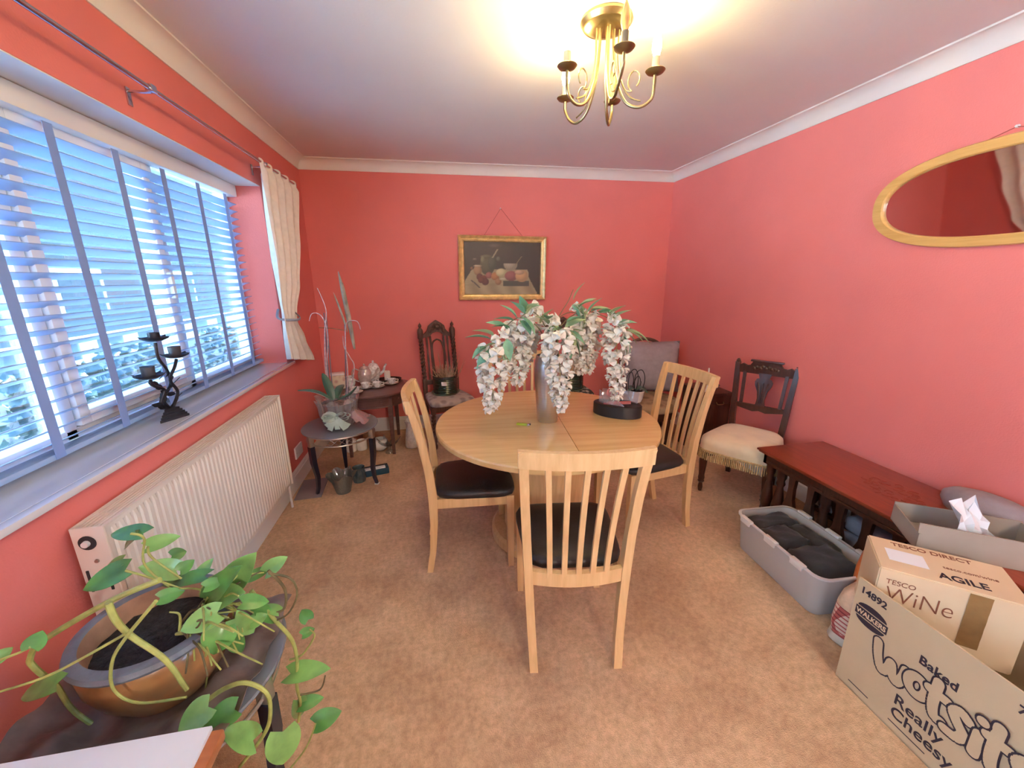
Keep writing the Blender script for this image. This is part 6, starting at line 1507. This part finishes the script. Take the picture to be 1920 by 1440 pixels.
for x, y, h, w in ((-0.035, -0.01, 0.27, 0.045), (0.028, 0.0, 0.26, 0.048), (0.02, 0.02, 0.20, 0.035), (-0.05, 0.02, 0.24, 0.035)):
    bm = NB(); tube(bm, [(x-w*0.8, y, 0.085), (x-w, y, 0.16), (x-w*0.9, y, h-0.03), (x-w*0.3, y, h+0.01), (x+w*0.4, y+0.005, h+0.008), (x+w*0.95, y+0.01, h-0.04), (x+w, y+0.01, 0.16), (x+w*0.6, y+0.01, 0.085)], 0.0035, 7, 5); obj('wire_hoop', bm, M_iron, wp)
for a in (0.4, 2.2, 3.6, 5.2):
    d = Vector((math.cos(a), math.sin(a), 0.05)); s_ = Vector((-d.y, d.x, 0)); bm = NB()
    sheet(bm, [[Vector((0, 0, 0.092))+d*0.11*u + s_*0.022*math.sin(PI*(0.1+0.85*u))*q + Vector((0, 0, 0.03*math.sin(PI*u)+0.004*abs(q))) for q in (-1, 0, 1)] for u in (0, 0.25, 0.5, 0.75, 1)], 0.0015); obj('leaf', bm, M_orleaf, wp, smooth=1.0)
ck2 = thing('dark_chest', 'small dark mahogany chest against the right wall behind the fringed chair', 'chest', (2.172, 2.90, 0))
bm = NB(); bx(bm, (0, 0, 0.255), (0.21, 0.34, 0.51), bev=0.004); obj('body', bm, M_mahog, ck2)
bm = NB(); bx(bm, (0, 0, 0.530), (0.235, 0.366, 0.022), bev=0.008); bx(bm, (0, 0, 0.514), (0.222, 0.352, 0.012), bev=0.004); obj('lid', bm, M_mahog, ck2)
bm = NB(); bx(bm, (0, -0.172, 0.27), (0.16, 0.008, 0.36), bev=0.003); pn = obj('front_panel', bm, M_mahog, ck2)
bm = NB(); tube(bm, [(-0.03, -0.178, 0.47), (-0.025, -0.19, 0.455), (0.025, -0.19, 0.455), (0.03, -0.178, 0.47)], 0.004, 8, 4); obj('drop_handle', bm, M_brass, pn)
gd = thing('glass_dish', 'shallow dark glass dish on top of the mahogany chest', 'dish', (2.215, 2.90, 0.541)); bm = NB(); lathe(bm, [(0.0, 0.002), (0.03, 0.002), (0.055, 0.016), (0.065, 0.024), (0.062, 0.024), (0.03, 0.006), (0.0, 0.006)], 28); obj('bowl', bm, M_smoke, gd)
tc_ = thing('taper_candle', 'slim pale candle in a small holder on the mahogany chest', 'candle', (2.10, 2.80, 0.541))
bm = NB(); lathe(bm, [(0.0, 0), (0.022, 0), (0.024, 0.006), (0.010, 0.012), (0.011, 0.035), (0.0, 0.035)], 16); obj('holder', bm, M_china, tc_)
bm = NB(); lathe(bm, [(0.007, 0.03), (0.006, 0.19), (0.0, 0.195)], 12); obj('candle', bm, M_candle, tc_)

# globe lamp added out of view behind the camera as fill light
al = thing('fill_globe_lamp', 'unseen white globe lamp added behind the camera as fill light', 'ceiling light', (0.7, YF-1.5, 2.4))
bm = NB(); lathe(bm, [(0.0, -0.002), (0.05, -0.002), (0.05, -0.03), (0.012, -0.035), (0.012, -0.18), (0.0, -0.18)], 20); obj('stem', bm, M_brass, al)
bm = NB(); lathe(bm, [(0.0, -0.46)] + [(0.16*math.sin(PI*i/16), -0.30-0.16*math.cos(PI*i/16)) for i in range(1, 16)] + [(0.0, -0.14)], 28); obj('globe', bm, mat('fill_globe', (1, 1, 1), 0.4, emit=(1.0, 0.90, 0.78), estr=FILL_LAMP_E), al)
